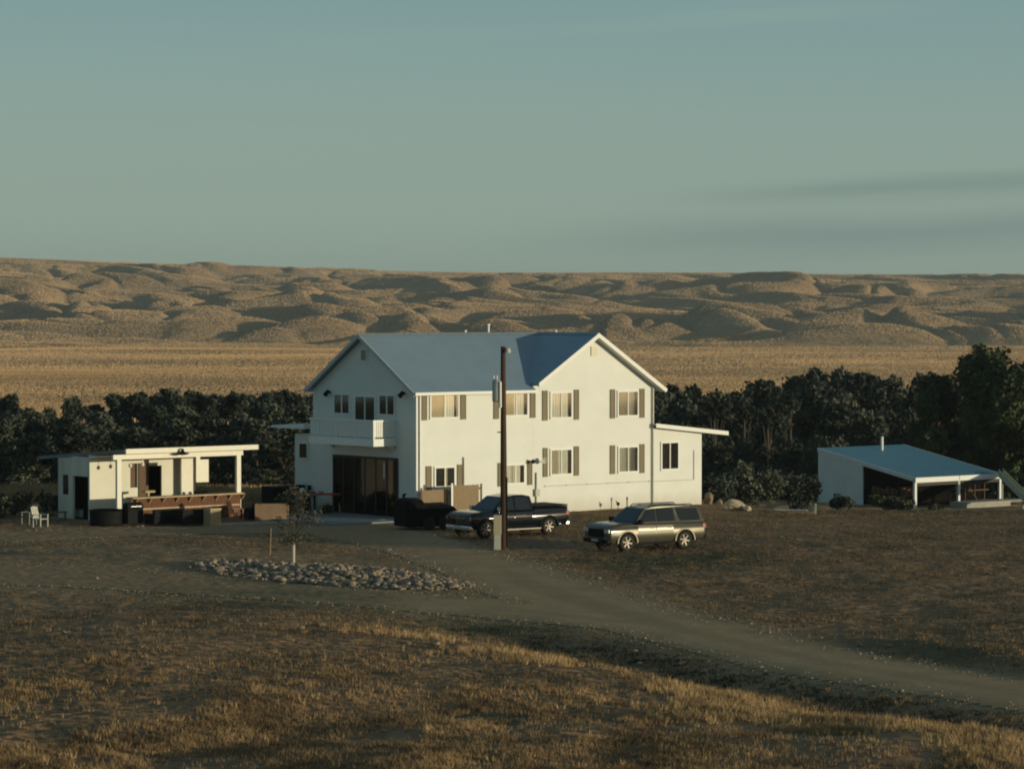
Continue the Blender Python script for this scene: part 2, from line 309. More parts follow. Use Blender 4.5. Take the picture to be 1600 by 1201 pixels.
def N(nt, t, **kw):
    n = nt.nodes.new(t)
    for k, v in kw.items():
        if k.startswith('i_'): n.inputs[int(k[2:])].default_value = v
        else: setattr(n, k, v)
    return n
def noise(nt, vec, scale, detail=5, rough=0.55):
    n = nt.nodes.new('ShaderNodeTexNoise'); n.inputs['Scale'].default_value = scale; n.inputs['Detail'].default_value = detail; n.inputs['Roughness'].default_value = rough
    nt.links.new(vec, n.inputs['Vector']); return n
def mixrgb(nt, f, a, b):
    m = nt.nodes.new('ShaderNodeMix'); m.data_type = 'RGBA'
    for i, v in ((0, f), (6, a), (7, b)):
        if hasattr(v, 'is_linked'): nt.links.new(v, m.inputs[i])
        else: m.inputs[i].default_value = v if i == 0 else tuple(v) + (1,)
    return m.outputs[2]
def rng(nt, v, a, b, c=0.0, d=1.0, smooth=True):
    m = nt.nodes.new('ShaderNodeMapRange')
    if smooth: m.interpolation_type = 'SMOOTHSTEP'
    for i, x in ((1, a), (2, b), (3, c), (4, d)): m.inputs[i].default_value = x
    nt.links.new(v, m.inputs[0]); return m.outputs[0]
def stalk_normal(nt, pos, scale, amount):
    """standing stalks: normals scattered sideways"""
    n = noise(nt, pos, scale, 2)
    s = N(nt, 'ShaderNodeVectorMath', operation='SUBTRACT'); nt.links.new(n.outputs['Color'], s.inputs[0]); s.inputs[1].default_value = (0.5, 0.5, 0.5)
    k = N(nt, 'ShaderNodeVectorMath', operation='MULTIPLY'); nt.links.new(s.outputs[0], k.inputs[0]); k.inputs[1].default_value = (amount, amount, amount * 0.2)
    g = N(nt, 'ShaderNodeNewGeometry')
    a = N(nt, 'ShaderNodeVectorMath', operation='ADD'); nt.links.new(g.outputs['Normal'], a.inputs[0]); nt.links.new(k.outputs[0], a.inputs[1])
    z = N(nt, 'ShaderNodeVectorMath', operation='NORMALIZE'); nt.links.new(a.outputs[0], z.inputs[0])
    return z.outputs[0]
def ground_material():
    m = bpy.data.materials.new('dry_ground'); m.use_nodes = True; nt = m.node_tree; p = nt.nodes['Principled BSDF']
    g = N(nt, 'ShaderNodeNewGeometry'); pos = g.outputs['Position']
    sx = N(nt, 'ShaderNodeSeparateXYZ'); nt.links.new(pos, sx.inputs[0])
    big = noise(nt, pos, 0.06, 5); mid = noise(nt, pos, 0.5, 6, 0.6); fine = noise(nt, pos, 4.0, 5, 0.7); tiny = noise(nt, pos, 18, 3, 0.7)
    earth = mixrgb(nt, rng(nt, mid.outputs['Fac'], 0.35, 0.65), (0.155, 0.090, 0.048), (0.29, 0.170, 0.088))
    earth = mixrgb(nt, rng(nt, fine.outputs['Fac'], 0.35, 0.68), earth, (0.33, 0.205, 0.105))
    green = mixrgb(nt, rng(nt, big.outputs['Fac'], 0.50, 0.68), earth, (0.105, 0.088, 0.044))
    grav = mixrgb(nt, rng(nt, fine.outputs['Fac'], 0.3, 0.7), (0.35, 0.24, 0.125), (0.52, 0.36, 0.195))
    grav = mixrgb(nt, rng(nt, mid.outputs['Fac'], 0.40, 0.70), grav, (0.375, 0.258, 0.13))
    at_ = N(nt, 'ShaderNodeAttribute', attribute_name='gravel')
    ad = N(nt, 'ShaderNodeMath', operation='MULTIPLY_ADD'); nt.links.new(mid.outputs['Fac'], ad.inputs[0]); ad.inputs[1].default_value = 2.4; nt.links.new(at_.outputs['Fac'], ad.inputs[2])
    ad2 = N(nt, 'ShaderNodeMath', operation='MULTIPLY_ADD'); nt.links.new(fine.outputs['Fac'], ad2.inputs[0]); ad2.inputs[1].default_value = 1.2; nt.links.new(ad.outputs[0], ad2.inputs[2])
    cmask = rng(nt, at_.outputs['Fac'], -2.0, -1.3, 0.35, 0.0)
    grav = mixrgb(nt, cmask, grav, (0.22, 0.155, 0.085))
    trk = rng(nt, fine.outputs['Fac'], 0.58, 0.72, 0.0, 0.6); grav = mixrgb(nt, trk, grav, (0.52, 0.40, 0.25))
    gm = rng(nt, ad2.outputs[0], 0.0, 4.4, 1.0, 0.0)
    near = mixrgb(nt, gm, green, grav)
    # far valley floor: pale stubble with long streaks
    mp = N(nt, 'ShaderNodeVectorMath', operation='MULTIPLY'); nt.links.new(pos, mp.inputs[0]); mp.inputs[1].default_value = (0.0022, 0.0042, 0.004)
    st = noise(nt, mp.outputs[0], 1.6, 4, 0.5)
    plain = mixrgb(nt, rng(nt, st.outputs['Fac'], 0.36, 0.60), (0.36, 0.23, 0.12), (0.55, 0.36, 0.18))
    fardist = rng(nt, sx.outputs['Y'], 150, 190)
    golden = mixrgb(nt, rng(nt, mid.outputs['Fac'], 0.3, 0.7), (0.27, 0.17, 0.085), (0.40, 0.26, 0.13))
    c1 = mixrgb(nt, fardist, near, golden)
    c2 = mixrgb(nt, rng(nt, sx.outputs['Y'], 330, 600), c1, plain)
    nt.links.new(c2, p.inputs['Base Color']); p.inputs['Roughness'].default_value = 0.95; p.inputs['Specular IOR Level'].default_value = 0.05
    # normals: scattered on grass, small on gravel
    sn = stalk_normal(nt, pos, 3.0, 1.6); snf = stalk_normal(nt, pos, 0.8, 9.0)
    bmp = N(nt, 'ShaderNodeBump'); bmp.inputs['Strength'].default_value = 0.5; bmp.inputs['Distance'].default_value = 0.03
    nt.links.new(tiny.outputs['Fac'], bmp.inputs['Height'])
    def vmix(f, a, b):
        v = N(nt, 'ShaderNodeMix', data_type='VECTOR'); nt.links.new(f, v.inputs[0]); nt.links.new(a, v.inputs[4]); nt.links.new(b, v.inputs[5]); return v.outputs[1]
    v = vmix(gm, sn, bmp.outputs[0]); v = vmix(rng(nt, sx.outputs['Y'], 165, 300), v, snf)
    nt.links.new(v, p.inputs['Normal'])
    return m
def hill_material():
    m = bpy.data.materials.new('dry_hills'); m.use_nodes = True; nt = m.node_tree; p = nt.nodes['Principled BSDF']
    g = N(nt, 'ShaderNodeNewGeometry'); pos = g.outputs['Position']; sx = N(nt, 'ShaderNodeSeparateXYZ'); nt.links.new(pos, sx.inputs[0])
    mp = N(nt, 'ShaderNodeVectorMath', operation='MULTIPLY'); nt.links.new(pos, mp.inputs[0]); mp.inputs[1].default_value = (0.0022, 0.0042, 0.004)
    st = noise(nt, mp.outputs[0], 1.6, 4, 0.5)
    plain = mixrgb(nt, rng(nt, st.outputs['Fac'], 0.36, 0.60), (0.36, 0.23, 0.12), (0.55, 0.36, 0.18))
    a = noise(nt, pos, 0.006, 6, 0.6); b = noise(nt, pos, 0.03, 6, 0.65)
    grass = mixrgb(nt, rng(nt, a.outputs['Fac'], 0.38, 0.62), (0.32, 0.205, 0.115), (0.42, 0.275, 0.155))
    grass = mixrgb(nt, rng(nt, b.outputs['Fac'], 0.45, 0.72), grass, (0.27, 0.205, 0.125))
    bare = mixrgb(nt, rng(nt, b.outputs['Fac'], 0.55, 0.75), grass, (0.46, 0.33, 0.22))
    c = mixrgb(nt, rng(nt, sx.outputs['Z'], -11, -5), plain, bare)
    nt.links.new(c, p.inputs['Base Color']); p.inputs['Roughness'].default_value = 0.95; p.inputs['Specular IOR Level'].default_value = 0.03
    nt.links.new(stalk_normal(nt, pos, 0.4, 1.6), p.inputs['Normal'])
    return m
MG = ground_material(); MH = hill_material()
core = np.linspace(-0.20, 0.20, 620)
side_ = np.concatenate([np.linspace(0.205, 0.30, 40), np.linspace(0.31, 0.95, 50)])
angs = np.concatenate([-side_[::-1], core, side_])
ds = np.concatenate([np.linspace(3, 58, 24), np.arange(58.5, 172, 0.42), np.geomspace(172.6, 400, 130), np.geomspace(404, 1700, 90)])
ground = grid_mesh('ground', angs, ds, MG)
core2 = np.linspace(-0.19, 0.19, 700)
side2 = np.concatenate([np.linspace(0.193, 0.32, 90), np.linspace(0.33, 0.95, 60)])
hills = grid_mesh('hills', np.concatenate([-side2[::-1], core2, side2]), np.concatenate([np.linspace(1700, 1900, 10), np.linspace(1907, 4400, 380), np.linspace(4430, 7000, 20)]), MH, False)
hills.location.z = -0.0

# gravel drive laid 2 cm over the ground, same grid as the ground beneath it
def drive_sheet():
    me = ground.data; n = len(me.vertices); co = np.empty(n * 3, np.float32); me.vertices.foreach_get('co', co); co = co.reshape(-1, 3)
    gv = seg_dist(co[:, 0], co[:, 1], ROADS); L = np.empty(len(me.loops), np.int32); me.loops.foreach_get('vertex_index', L); q = L.reshape(-1, 4)
    keep = (gv[q].max(1) < 0.3) & (co[q][:, :, 1].max(1) < 172); q = q[keep]; used, inv = np.unique(q, return_inverse=True); q = inv.reshape(-1, 4)
    c = co[used].copy(); c[:, 2] += 0.02
    m2 = bpy.data.meshes.new('driveway'); m2.vertices.add(len(c)); m2.vertices.foreach_set('co', c.ravel()); m2.loops.add(q.size); m2.loops.foreach_set('vertex_index', q.ravel().astype(np.int32))
    m2.polygons.add(len(q)); m2.polygons.foreach_set('loop_start', np.arange(0, q.size, 4, dtype=np.int32)); m2.polygons.foreach_set('use_smooth', np.ones(len(q), bool)); m2.update(calc_edges=True)
    a = m2.attributes.new('gravel', 'FLOAT', 'POINT'); a.data.foreach_set('value', gravel_attr(c[:, 0].astype(float), c[:, 1].astype(float)).astype(np.float32)); m2.materials.append(MG)
    o = bpy.data.objects.new('driveway', m2); col.objects.link(o); o['kind'] = 'structure'
drive_sheet()
def gz(x, y): return float(height(np.array([x]), np.array([y]))[0])

# ------------------------------------------------------------------ mesh builder
class MB:
    def __init__(s): s.v = []; s.f = []
    def add(s, vs, fs):
        k = len(s.v); s.v += [tuple(v) for v in vs]; s.f += [[i + k for i in f] for f in fs]; return s
    def box(s, x0, x1, y0, y1, z0, z1):
        return s.add([(x0, y0, z0), (x1, y0, z0), (x1, y1, z0), (x0, y1, z0), (x0, y0, z1), (x1, y0, z1), (x1, y1, z1), (x0, y1, z1)],
                     [[0, 3, 2, 1], [4, 5, 6, 7], [0, 1, 5, 4], [1, 2, 6, 5], [2, 3, 7, 6], [3, 0, 4, 7]])
    def prism(s, pts, vec):
        n = len(pts); v = Vector(vec); a = [Vector(p) for p in pts]
        return s.add([*a, *[p + v for p in a]], [list(range(n))[::-1], list(range(n, 2 * n))] + [[i, (i + 1) % n, n + (i + 1) % n, n + i] for i in range(n)])
    def tube(s, p0, p1, r0, r1=None, n=10, caps=True):
        p0, p1 = Vector(p0), Vector(p1); r1 = r0 if r1 is None else r1
        z = (p1 - p0).normalized(); x = z.orthogonal().normalized(); y = z.cross(x); vs = []
        for p, r in ((p0, r0), (p1, r1)):
            vs += [p + (x * math.cos(2 * math.pi * i / n) + y * math.sin(2 * math.pi * i / n)) * r for i in range(n)]
        fs = [[i, (i + 1) % n, n + (i + 1) % n, n + i] for i in range(n)]
        if caps: fs += [list(range(n))[::-1], list(range(n, 2 * n))]
        return s.add(vs, fs)
    def lathe(s, prof, axis='Z', c=(0, 0, 0), n=24):
        vs = []; k = len(prof)
        for i in range(n):
            a = 2 * math.pi * i / n
            for r, h in prof:
                u, w = r * math.cos(a), r * math.sin(a)
                vs.append((c[0] + u, c[1] + w, c[2] + h) if axis == 'Z' else (c[0] + u, c[1] + h, c[2] + w))
        fs = [[i * k + j, ((i + 1) % n) * k + j, ((i + 1) % n) * k + j + 1, i * k + j + 1] for i in range(n) for j in range(k - 1)]
        return s.add(vs, fs)
    def build(s, name, m, parent=None, bevel=0.0, smooth=False, seg=2):
        me = bpy.data.meshes.new(name); me.from_pydata(s.v, [], s.f); me.update()
        bm = bmesh.new(); bm.from_mesh(me); bmesh.ops.recalc_face_normals(bm, faces=bm.faces); bm.to_mesh(me); bm.free()
        me.materials.append(m if not isinstance(m, str) else M[m])
        if smooth: me.polygons.foreach_set('use_smooth', [True] * len(me.polygons))
        o = bpy.data.objects.new(name, me); col.objects.link(o)
        if parent: o.parent = parent
        if bevel:
            b = o.modifiers.new('bevel', 'BEVEL'); b.width = bevel; b.segments = seg; b.limit_method = 'ANGLE'; b.angle_limit = R(30)
        return o
def tag(o, label, cat, group=None, kind=None):
    o['label'] = label; o['category'] = cat
    if group: o['group'] = group
    if kind: o['kind'] = kind
    return o
def thing(name, loc, rz, label, cat, group=None):
    o = bpy.data.objects.new(name, None); col.objects.link(o); o.location = loc; o.rotation_euler = (0, 0, rz); o.empty_display_size = 0.3
    return tag(o, label, cat, group)
def dup(o, parent=None):
    c = o.copy(); col.objects.link(c)
    if parent is not None: c.parent = parent
    for ch in list(o.children): dup(ch, c)
    return c
TH = R(39.5); CS, SN = math.cos(TH), math.sin(TH)
class Frame:
    """local X runs along the sunlit fronts (away to the right), local Y away to the left"""
    def __init__(s, x, y, z=0.0): s.x, s.y, s.z = x, y, z
    def t(s, px, sy=0.0):
        k = (px - 800) / F; return (k * (s.y + CS * sy) - (s.x - SN * sy)) / (CS - k * SN)
    def s(s, px, t=0.0):
        k = (px - 800) / F; return ((s.x + CS * t) - k * (s.y + SN * t)) / (SN + k * CS)
    def zz(s, py, t, sy): return CH - (py - HY) / F * (s.y + SN * t + CS * sy) - s.z
    def w(s, t, sy, z=0.0): return Vector((s.x + CS * t - SN * sy, s.y + SN * t + CS * sy, s.z + z))

# ------------------------------------------------------------------ farmhouse
H = Frame(-4.8, 154.0)
house = thing('farmhouse', (H.x, H.y, 0), TH, 'white two-storey farmhouse with blue metal roof, tan shutters and small balcony', 'house')
L1, L2, D1, RT, RZ, SL = 7.63, 15.9, 8.78, 11.76, 9.33, 0.62
wb = MB()
ymid = D1 / 2; z0e = RZ - SL * ymid - 0.17; zpk = RZ - 0.17
wb.prism([(0, 0.003, -0.3), (0, D1 - 0.003, -0.3), (0, D1 - 0.003, z0e), (0, ymid, zpk), (0, 0.003, z0e)], (L1 + 0.6, 0, 0))
z1e = RZ - SL * (L2 - RT) - 0.17
wb.prism([(L1, 0, -0.3), (L2, 0, -0.3), (L2, 0, z1e), (RT, 0, zpk), (L1, 0, z1e)], (0, D1, 0))
wb.build('wall', 'siding', house)
def gable_roof(lo, hi, mid, a0, a1, along, name, m, th=0.13, zr=RZ):
    def P(c, a, z): return (a, c, z) if along == 'X' else (c, a, z)
    b = MB()
    for sgn, e in ((1, lo), (-1, hi)):
        ze = zr - SL * abs(e - mid)
        pts = [P(mid, a0, zr), P(e, a0, ze), P(e, a0, ze - th), P(mid, a0, zr - th)]
        b.prism(pts, (a1 - a0, 0, 0) if along == 'X' else (0, a1 - a0, 0))
    return b.build(name, m, house)
rm = gable_roof(-0.28, D1 + 0.32, ymid, -0.35, L1 - 0.002, 'X', 'roof', 'bluemetal')
gable_roof(0.06, D1 - 0.06, ymid, L1, RT, 'X', 'roof', 'bluemetal', th=0.12)
rc = gable_roof(L1 - 0.0, L2 + 0.62, RT, -0.42, D1 + 0.3, 'Y', 'roof', 'bluemetal_cross_lift', zr=RZ + 0.004)
# ridge caps
MB().prism([(-0.36, ymid - 0.16, RZ - 0.07), (-0.36, ymid, RZ + 0.05), (-0.36, ymid + 0.16, RZ - 0.07)], (RT + 0.4, 0, 0)).build('ridge_cap', 'galv', rm)
MB().prism([(RT - 0.16, -0.43, RZ - 0.07), (RT, -0.43, RZ + 0.055), (RT + 0.16, -0.43, RZ - 0.07)], (0, D1 + 0.8, 0)).build('ridge_cap', 'bluemetal_cross_lift', rc)
# rake and eave boards
def rake_front(yc):
    b = MB()
    for e in (L1 + 0.02, L2 + 0.63):
        ze = RZ - SL * abs(e - RT); th = 0.24
        b.prism([(RT, yc, RZ + 0.02), (e, yc, ze + 0.02), (e, yc, ze + 0.02 - th), (RT, yc, RZ + 0.02 - th)], (0, 0.05, 0))
    return b
rake_front(-0.475).build('rake_board', 'trim', house)
bs_ = MB()   # boxed soffit under the right slope overhang
e0, e1 = L2 + 0.003, L2 + 0.62
bs_.prism([(RT, -0.42, RZ - 0.135), (e1, -0.42, RZ - SL * (e1 - RT) - 0.135), (e1, -0.42, RZ - SL * (e1 - RT) - 0.20), (RT, -0.42, RZ - 0.20)], (0, 0.415, 0))
bs_.build('soffit', 'trim', house)
b = MB()
for e in (-0.30, D1 + 0.33):
    ze = RZ - SL * abs(e - ymid); th = 0.20
    b.prism([(-0.40, ymid, RZ + 0.015), (-0.40, e, ze + 0.015), (-0.40, e, ze - th), (-0.40, ymid, RZ - th)], (0.048, 0, 0))
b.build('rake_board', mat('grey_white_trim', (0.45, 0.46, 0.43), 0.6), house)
zg = RZ - SL * (ymid + 0.28)
MB().box(-0.35, L1 - 0.03, -0.40, -0.285, zg - 0.15, zg + 0.0).build('gutter', 'trim', house)
MB().box(L2 + 0.625, L2 + 0.74, -0.42, D1 + 0.3, RZ - SL * (L2 + 0.62 - RT) - 0.15, RZ - SL * (L2 + 0.62 - RT)).build('gutter', 'trim', house)
# corner boards
for x0, x1, y0, y1, zt_ in ((-0.02, 0.10, -0.02, 0.10, z0e), (L2 - 0.10, L2 + 0.02, -0.02, 0.08, z1e), (-0.02, 0.1, D1 - 0.1, D1 + 0.02, z0e)):
    MB().box(x0, x1, y0, y1, -0.25, zt_).build('corner_board', 'trim', house)
MB().box(L2 - 0.02, L2 + 0.06, -0.12, -0.03, 0.1, z1e).build('downspout', 'greybox', house)
MB().box(0.14, 0.22, -0.12, -0.02, 0.1, zg - .16).build('downspout', 'trim', house)
# roof pipes
for px, hh, r in ((763, 0.55, 0.07), (727, 0.22, 0.06), (868, 0.18, 0.06)):
    sy = ymid + 0.35; t_ = H.t(px, sy)
    MB().tube((t_, sy, RZ - 0.5), (t_, sy, RZ + hh - 0.1), r).tube((t_, sy, RZ + hh - 0.14), (t_, sy, RZ + hh - 0.06), r * 1.4).build('vent_pipe', 'trim', house)
# windows of the sunlit front
def front_window(sh, wn_, panes, parent=house, fr=H, y=0.0):
    """sh: list of shutter pixel boxes; wn_: window pixel box; panes: list of fill kinds left to right"""
    x0, x1 = fr.t(wn_[0], y), fr.t(wn_[2], y); zm = (x0 + x1) / 2; zb, zt2 = fr.zz(wn_[3], zm, y), fr.zz(wn_[1], zm, y)
    fb = MB(); w = 0.09
    fb.box(x0 - w, x1 + w, y - 0.06, y - 0.002, zt2, zt2 + w).box(x0 - w, x1 + w, y - 0.08, y - 0.002, zb - w, zb).box(x0 - w, x0, y - 0.06, y - 0.002, zb, zt2).box(x1, x1 + w, y - 0.06, y - 0.002, zb, zt2)
    xm = x0 + (x1 - x0) * 0.5; fb.box(xm - 0.03, xm + 0.03, y - 0.055, y - 0.003, zb, zt2)
    wf = fb.build('window', 'trim', parent)
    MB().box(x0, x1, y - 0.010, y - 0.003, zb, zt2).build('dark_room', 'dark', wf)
    tot = sum(p[1] for p in panes); a = x0
    for kind, ww in panes:
        b_ = a + (x1 - x0) * ww / tot
        if kind != 'dark': MB().box(a + 0.002, b_ - 0.002, y - 0.022, y - 0.014, zb, zt2).build('curtain', kind, wf)
        a = b_
    MB().box(x0 + 0.001, x1 - 0.001, y - 0.043, y - 0.038, zb, zt2).build('pane', 'glass', wf)
    for s4 in sh:
        a, c = fr.t(s4[0], y), fr.t(s4[2], y); tm = (a + c) / 2; z_b, z_t = fr.zz(s4[3], tm, y), fr.zz(s4[1], tm, y)
        sb = MB().box(a, c, y - 0.035, y - 0.002, z_b, z_t)
        sb.box(a, a + 0.04, y - 0.05, y - 0.036, z_b, z_t).box(c - 0.04, c, y - 0.05, y - 0.036, z_b, z_t)
        for zz_ in (z_b, (z_b + z_t) / 2 - .03, z_t - 0.06): sb.box(a + 0.041, c - 0.041, y - 0.05, y - 0.036, zz_, zz_ + 0.06)
        sb.build('shutter', 'shutter', parent)
C_, S_ = 'curtain', 'screen'
front_window([(658.5, 614, 666.5, 656.5), (719, 613, 727.5, 655)], (673, 617, 715, 651.5), [(S_, 20), (C_, 15), ('dark', 4), (C_, 2)])
front_window([(771, 612, 779, 654.5), (828, 611, 836, 652.5)], (789, 615, 823, 648), [(S_, 13), (C_, 15), ('dark', 5)])
front_window([(847, 610, 855, 657), (896.5, 608.5, 904, 655.5)], (861, 614, 892, 651.5), [(C_, 13), (S_, 2), (C_, 11), ('dark', 5)])
front_window([(953, 608, 960.5, 653.5), (999, 607, 1006.5, 652.5)], (966, 612, 995.5, 648.5), [('dark', 2), (S_, 12), (C_, 12), ('dark', 4)])
front_window([(665, 728, 673.5, 770), (714, 725.5, 722, 758)], (680, 731, 709, 759), [('dark', 12), ('dark', 1), (S_, 3), ('dark', 9)])
front_window([(777.5, 723, 785.5, 760), (824, 719, 831, 757.5)], (791, 727, 818, 754), [(C_, 7), (S_, 2), (C_, 10), ('dark', 5)])
front_window([(848, 699.5, 855, 745), (896.5, 697, 904, 743)], (861, 703, 892, 740), [(S_, 10), (C_, 16), ('dark', 5)])
front_window([(953, 695.5, 960.5, 740.5), (999, 693.5, 1006.5, 739)], (967, 699, 995.5, 736), [(C_, 10), (S_, 2), (C_, 12), ('dark', 3)])
# gable vent of the cross wing, conduit, meter, dish
tv = H.t(928); MB().box(tv - 0.22, tv + 0.22, -0.05, -0.002, H.zz(556, tv, 0), H.zz(541, tv, 0)).build('gable_vent', mat('cream_vent', (0.66, 0.63, 0.50), 0.7, bump=0.5), house)
cb = MB()
for (xa, xb, ya, yb) in ((851, 1014, 758.5, 752.5),):
    ta, tb = H.t(xa), H.t(xb); za = (H.zz(ya, ta, 0) + H.zz(yb, tb, 0)) / 2
    cb.tube((ta, -0.035, za), (tb, -0.035, za), 0.018)
    for k in range(6): tt = ta + (tb - ta) * k / 5; cb.box(tt - 0.03, tt + 0.03, -0.06, -0.003, za - 0.03, za + 0.03)
cb.build('wall_conduit', 'greybox', house)
t7 = H.t(723.5); MB().tube((t7, -0.06, 0.2), (t7, -0.06, H.zz(714, t7, 0)), 0.035).build('conduit_pipe', 'galv', house)
t8 = H.t(837); mb_ = MB().tube((t8, -0.06, 0.6), (t8, -0.06, H.zz(738, t8, 0)), 0.04).box(t8 - 0.12, t8 + 0.16, -0.16, -0.003, H.zz(775, t8, 0), H.zz(764, t8, 0))
mb_.build('electric_meter', 'greybox', house)
t9 = H.t(827.5); mb_ = MB().tube((t9, -0.003, H.zz(722, t9, 0)), (t9, -0.28, H.zz(720, t9, 0)), 0.03).lathe([(0, .1), (.07, .08), (.10, -.08), (.08, -.12), (0, -.12)], c=(t9, -0.30, H.zz(720, t9, 0)), n=12)
mb_.build('wall_lamp', 'black', house)
t10 = H.t(843.5); zd = H.zz(719, t10, 0); mb_ = MB().tube((t10, -0.003, zd - 0.1), (t10, -0.3, zd), 0.02)
ring = [(0.16 * math.cos(a * math.pi / 8), 0.16 * math.sin(a * math.pi / 8)) for a in range(16)]
mb_.add([(t10 + 0.0, -0.30, zd)] + [(t10 + u, -0.38 - 0.3 * w * 0.5, zd + w) for u, w in ring], [[0, i + 1, (i + 1) % 16 + 1] for i in range(16)])
mb_.build('satellite_dish', 'greybox', house)
# shaded gable end (local plane x = 0, facing -X)
def side_box(px0, py0, px1, py1, dx0, dx1, t=0.0, fr=H):
    s1, s0 = fr.s(px0, t), fr.s(px1, t); sm = (s0 + s1) / 2; return (t - dx1, t - dx0, s0, s1, fr.zz(py1, t, sm), fr.zz(py0, t, sm))
def side_window(px0, py0, px1, py1, name='window', fillm='curtain', nsp=1, t=0.0, parent=house, fr=H):
    a = side_box(px0, py0, px1, py1, 0.003, 0.06, t, fr); x0, x1, s0, s1, zb, zt2 = a; w = 0.08
    fb = MB().box(x0, x1, s0 - w, s1 + w, zt2, zt2 + w).box(x0, x1, s0 - w, s1 + w, zb - w, zb).box(x0, x1, s0 - w, s0, zb, zt2).box(x0, x1, s1, s1 + w, zb, zt2)
    for k in range(nsp):
        sm = s0 + (s1 - s0) * (k + 1) / (nsp + 1); fb.box(x0 + 0.003, x1, sm - 0.04, sm + 0.04, zb, zt2)
    wf = fb.build(name, 'trim', parent)
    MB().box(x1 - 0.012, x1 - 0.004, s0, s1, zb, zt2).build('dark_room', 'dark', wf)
    if fillm:
        for k in range(nsp + 1):
            u0 = s0 + (s1 - s0) * (k + 0.12) / (nsp + 1); u1 = s0 + (s1 - s0) * (k + 0.62) / (nsp + 1)
            MB().box(x1 - 0.026, x1 - 0.018, u0, u1, zb, zt2).build('curtain', fillm, wf)
    MB().box(x1 - 0.042, x1 - 0.038, s0, s1, zb, zt2).build('pane', 'glass', wf)
    return wf
graycurt = mat('grey_curtain', (0.48, 0.50, 0.47), 0.9, vary=0.2)
M['graycurt'] = graycurt
side_window(523.5, 616.5, 546, 645, fillm='graycurt')
side_window(594, 618, 616.5, 647, fillm='graycurt')
side_window(556, 620, 586, 657, 'balcony_door', None)
side_window(565, 546.5, 573.5, 563, fillm='graycurt', nsp=0)
for px, py in ((510.5, 613.5), (627, 615.5)):
    s_ = H.s(px, -0.2); z_ = H.zz(py, -0.2, s_)
    MB().box(-0.16, -0.003, s_ - 0.06, s_ + 0.06, z_ - 0.02, z_ + 0.1).tube((-0.10, s_, z_ + 0.1), (-0.32, s_, z_ - 0.12), 0.09, 0.13).build('wall_lamp', 'black', house)
# ground-floor glazed doorway, dark
x0, x1, s0, s1, zb, zt2 = side_box(521, 712.5, 622.5, 806, 0.003, 0.07)
zb = 0.05
gd = MB().box(x0, x1, s0, s1, zt2 - 0.12, zt2).box(x0, x1, s0, s0 + 0.1, zb, zt2 - 0.12).box(x0, x1, s1 - 0.1, s1, zb, zt2 - 0.12)
npan = 6
for k in range(1, npan):
    sm = s0 + (s1 - s0) * k / npan; gd.box(x0 + 0.01, x1, sm - 0.045, sm + 0.045, zb, zt2 - 0.12)
gdo = gd.build('patio_doors', 'darkbrown', house)
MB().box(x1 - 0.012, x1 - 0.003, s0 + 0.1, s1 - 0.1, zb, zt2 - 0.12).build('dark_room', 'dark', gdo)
for k in range(npan):
    u0 = s0 + (s1 - s0) * (k + 0.15) / npan; u1 = s0 + (s1 - s0) * (k + 0.5) / npan
    MB().box(x1 - 0.026, x1 - 0.018, u0, u1, zb + .1, zt2 - 0.3).build('curtain', 'black', gdo)
MB().box(x1 - 0.042, x1 - 0.038, s0 + .1, s1 - .1, zb, zt2 - 0.12).build('pane', 'dimglass', gdo)
MB().box(*side_box(601, 722, 604, 748, 0.075, 0.10)).build('door_handle', 'galv', gdo)
# balcony
bx = -1.42; sA = H.s(602, 0) - 0.75; sA = 1.15; 
sA = H.s(583.5, bx); sB = H.s(484, bx)
zt3 = H.zz(656.5, bx, sA); zf1 = H.zz(686.5, bx, sA); zf0 = H.zz(696.5, bx, sA)
balc = MB().box(bx + .02, -0.003, sA, sB, zf0, zf1).build('balcony', 'trim', house, bevel=0.01)
MB().box(bx - 0.05, bx + .015, sA, sB, zf0 - 0.04, zf1 + 0.02).box(bx - 0.05, -0.003, sA - 0.06, sA - 0.004, zf0 - 0.04, zf1 + 0.02).build('edge_beam', 'trim', balc)
rl = MB().box(bx - 0.05, bx + 0.05, sA - 0.04, sB, zt3 - 0.10, zt3).box(bx + .052, -0.01, sA - 0.04, sA + 0.05, zt3 - 0.10, zt3)
for s_ in np.arange(sA, sB, 1.55): rl.box(bx - 0.05, bx + 0.05, s_ - 0.05, s_ + 0.05, zf1 + .022, zt3 - 0.1)
rl.build('handrail', 'trim', balc)
sl_ = MB()
s_ = sA + 0.12
while s_ < sB: sl_.box(bx - 0.015, bx + 0.015, s_ - 0.045, s_ + 0.045, zf1 + 0.10, zt3 - 0.101); s_ += 0.125
for x_ in np.arange(bx + 0.12, -0.08, 0.13): sl_.box(x_ - 0.05, x_ + 0.05, sA - 0.015, sA + 0.015, zf1 + 0.10, zt3 - 0.101)
sl_.build('baluster', 'trim', balc)
for s_ in (sA + 0.15, sB - 0.2):
    MB().prism([(-0.005, s_, zf0 - 0.35), (-0.005, s_, zf0 - .045), (bx + 1.0, s_, zf0 - .045)], (0, 0.09, 0)).build('bracket', 'trim', balc)
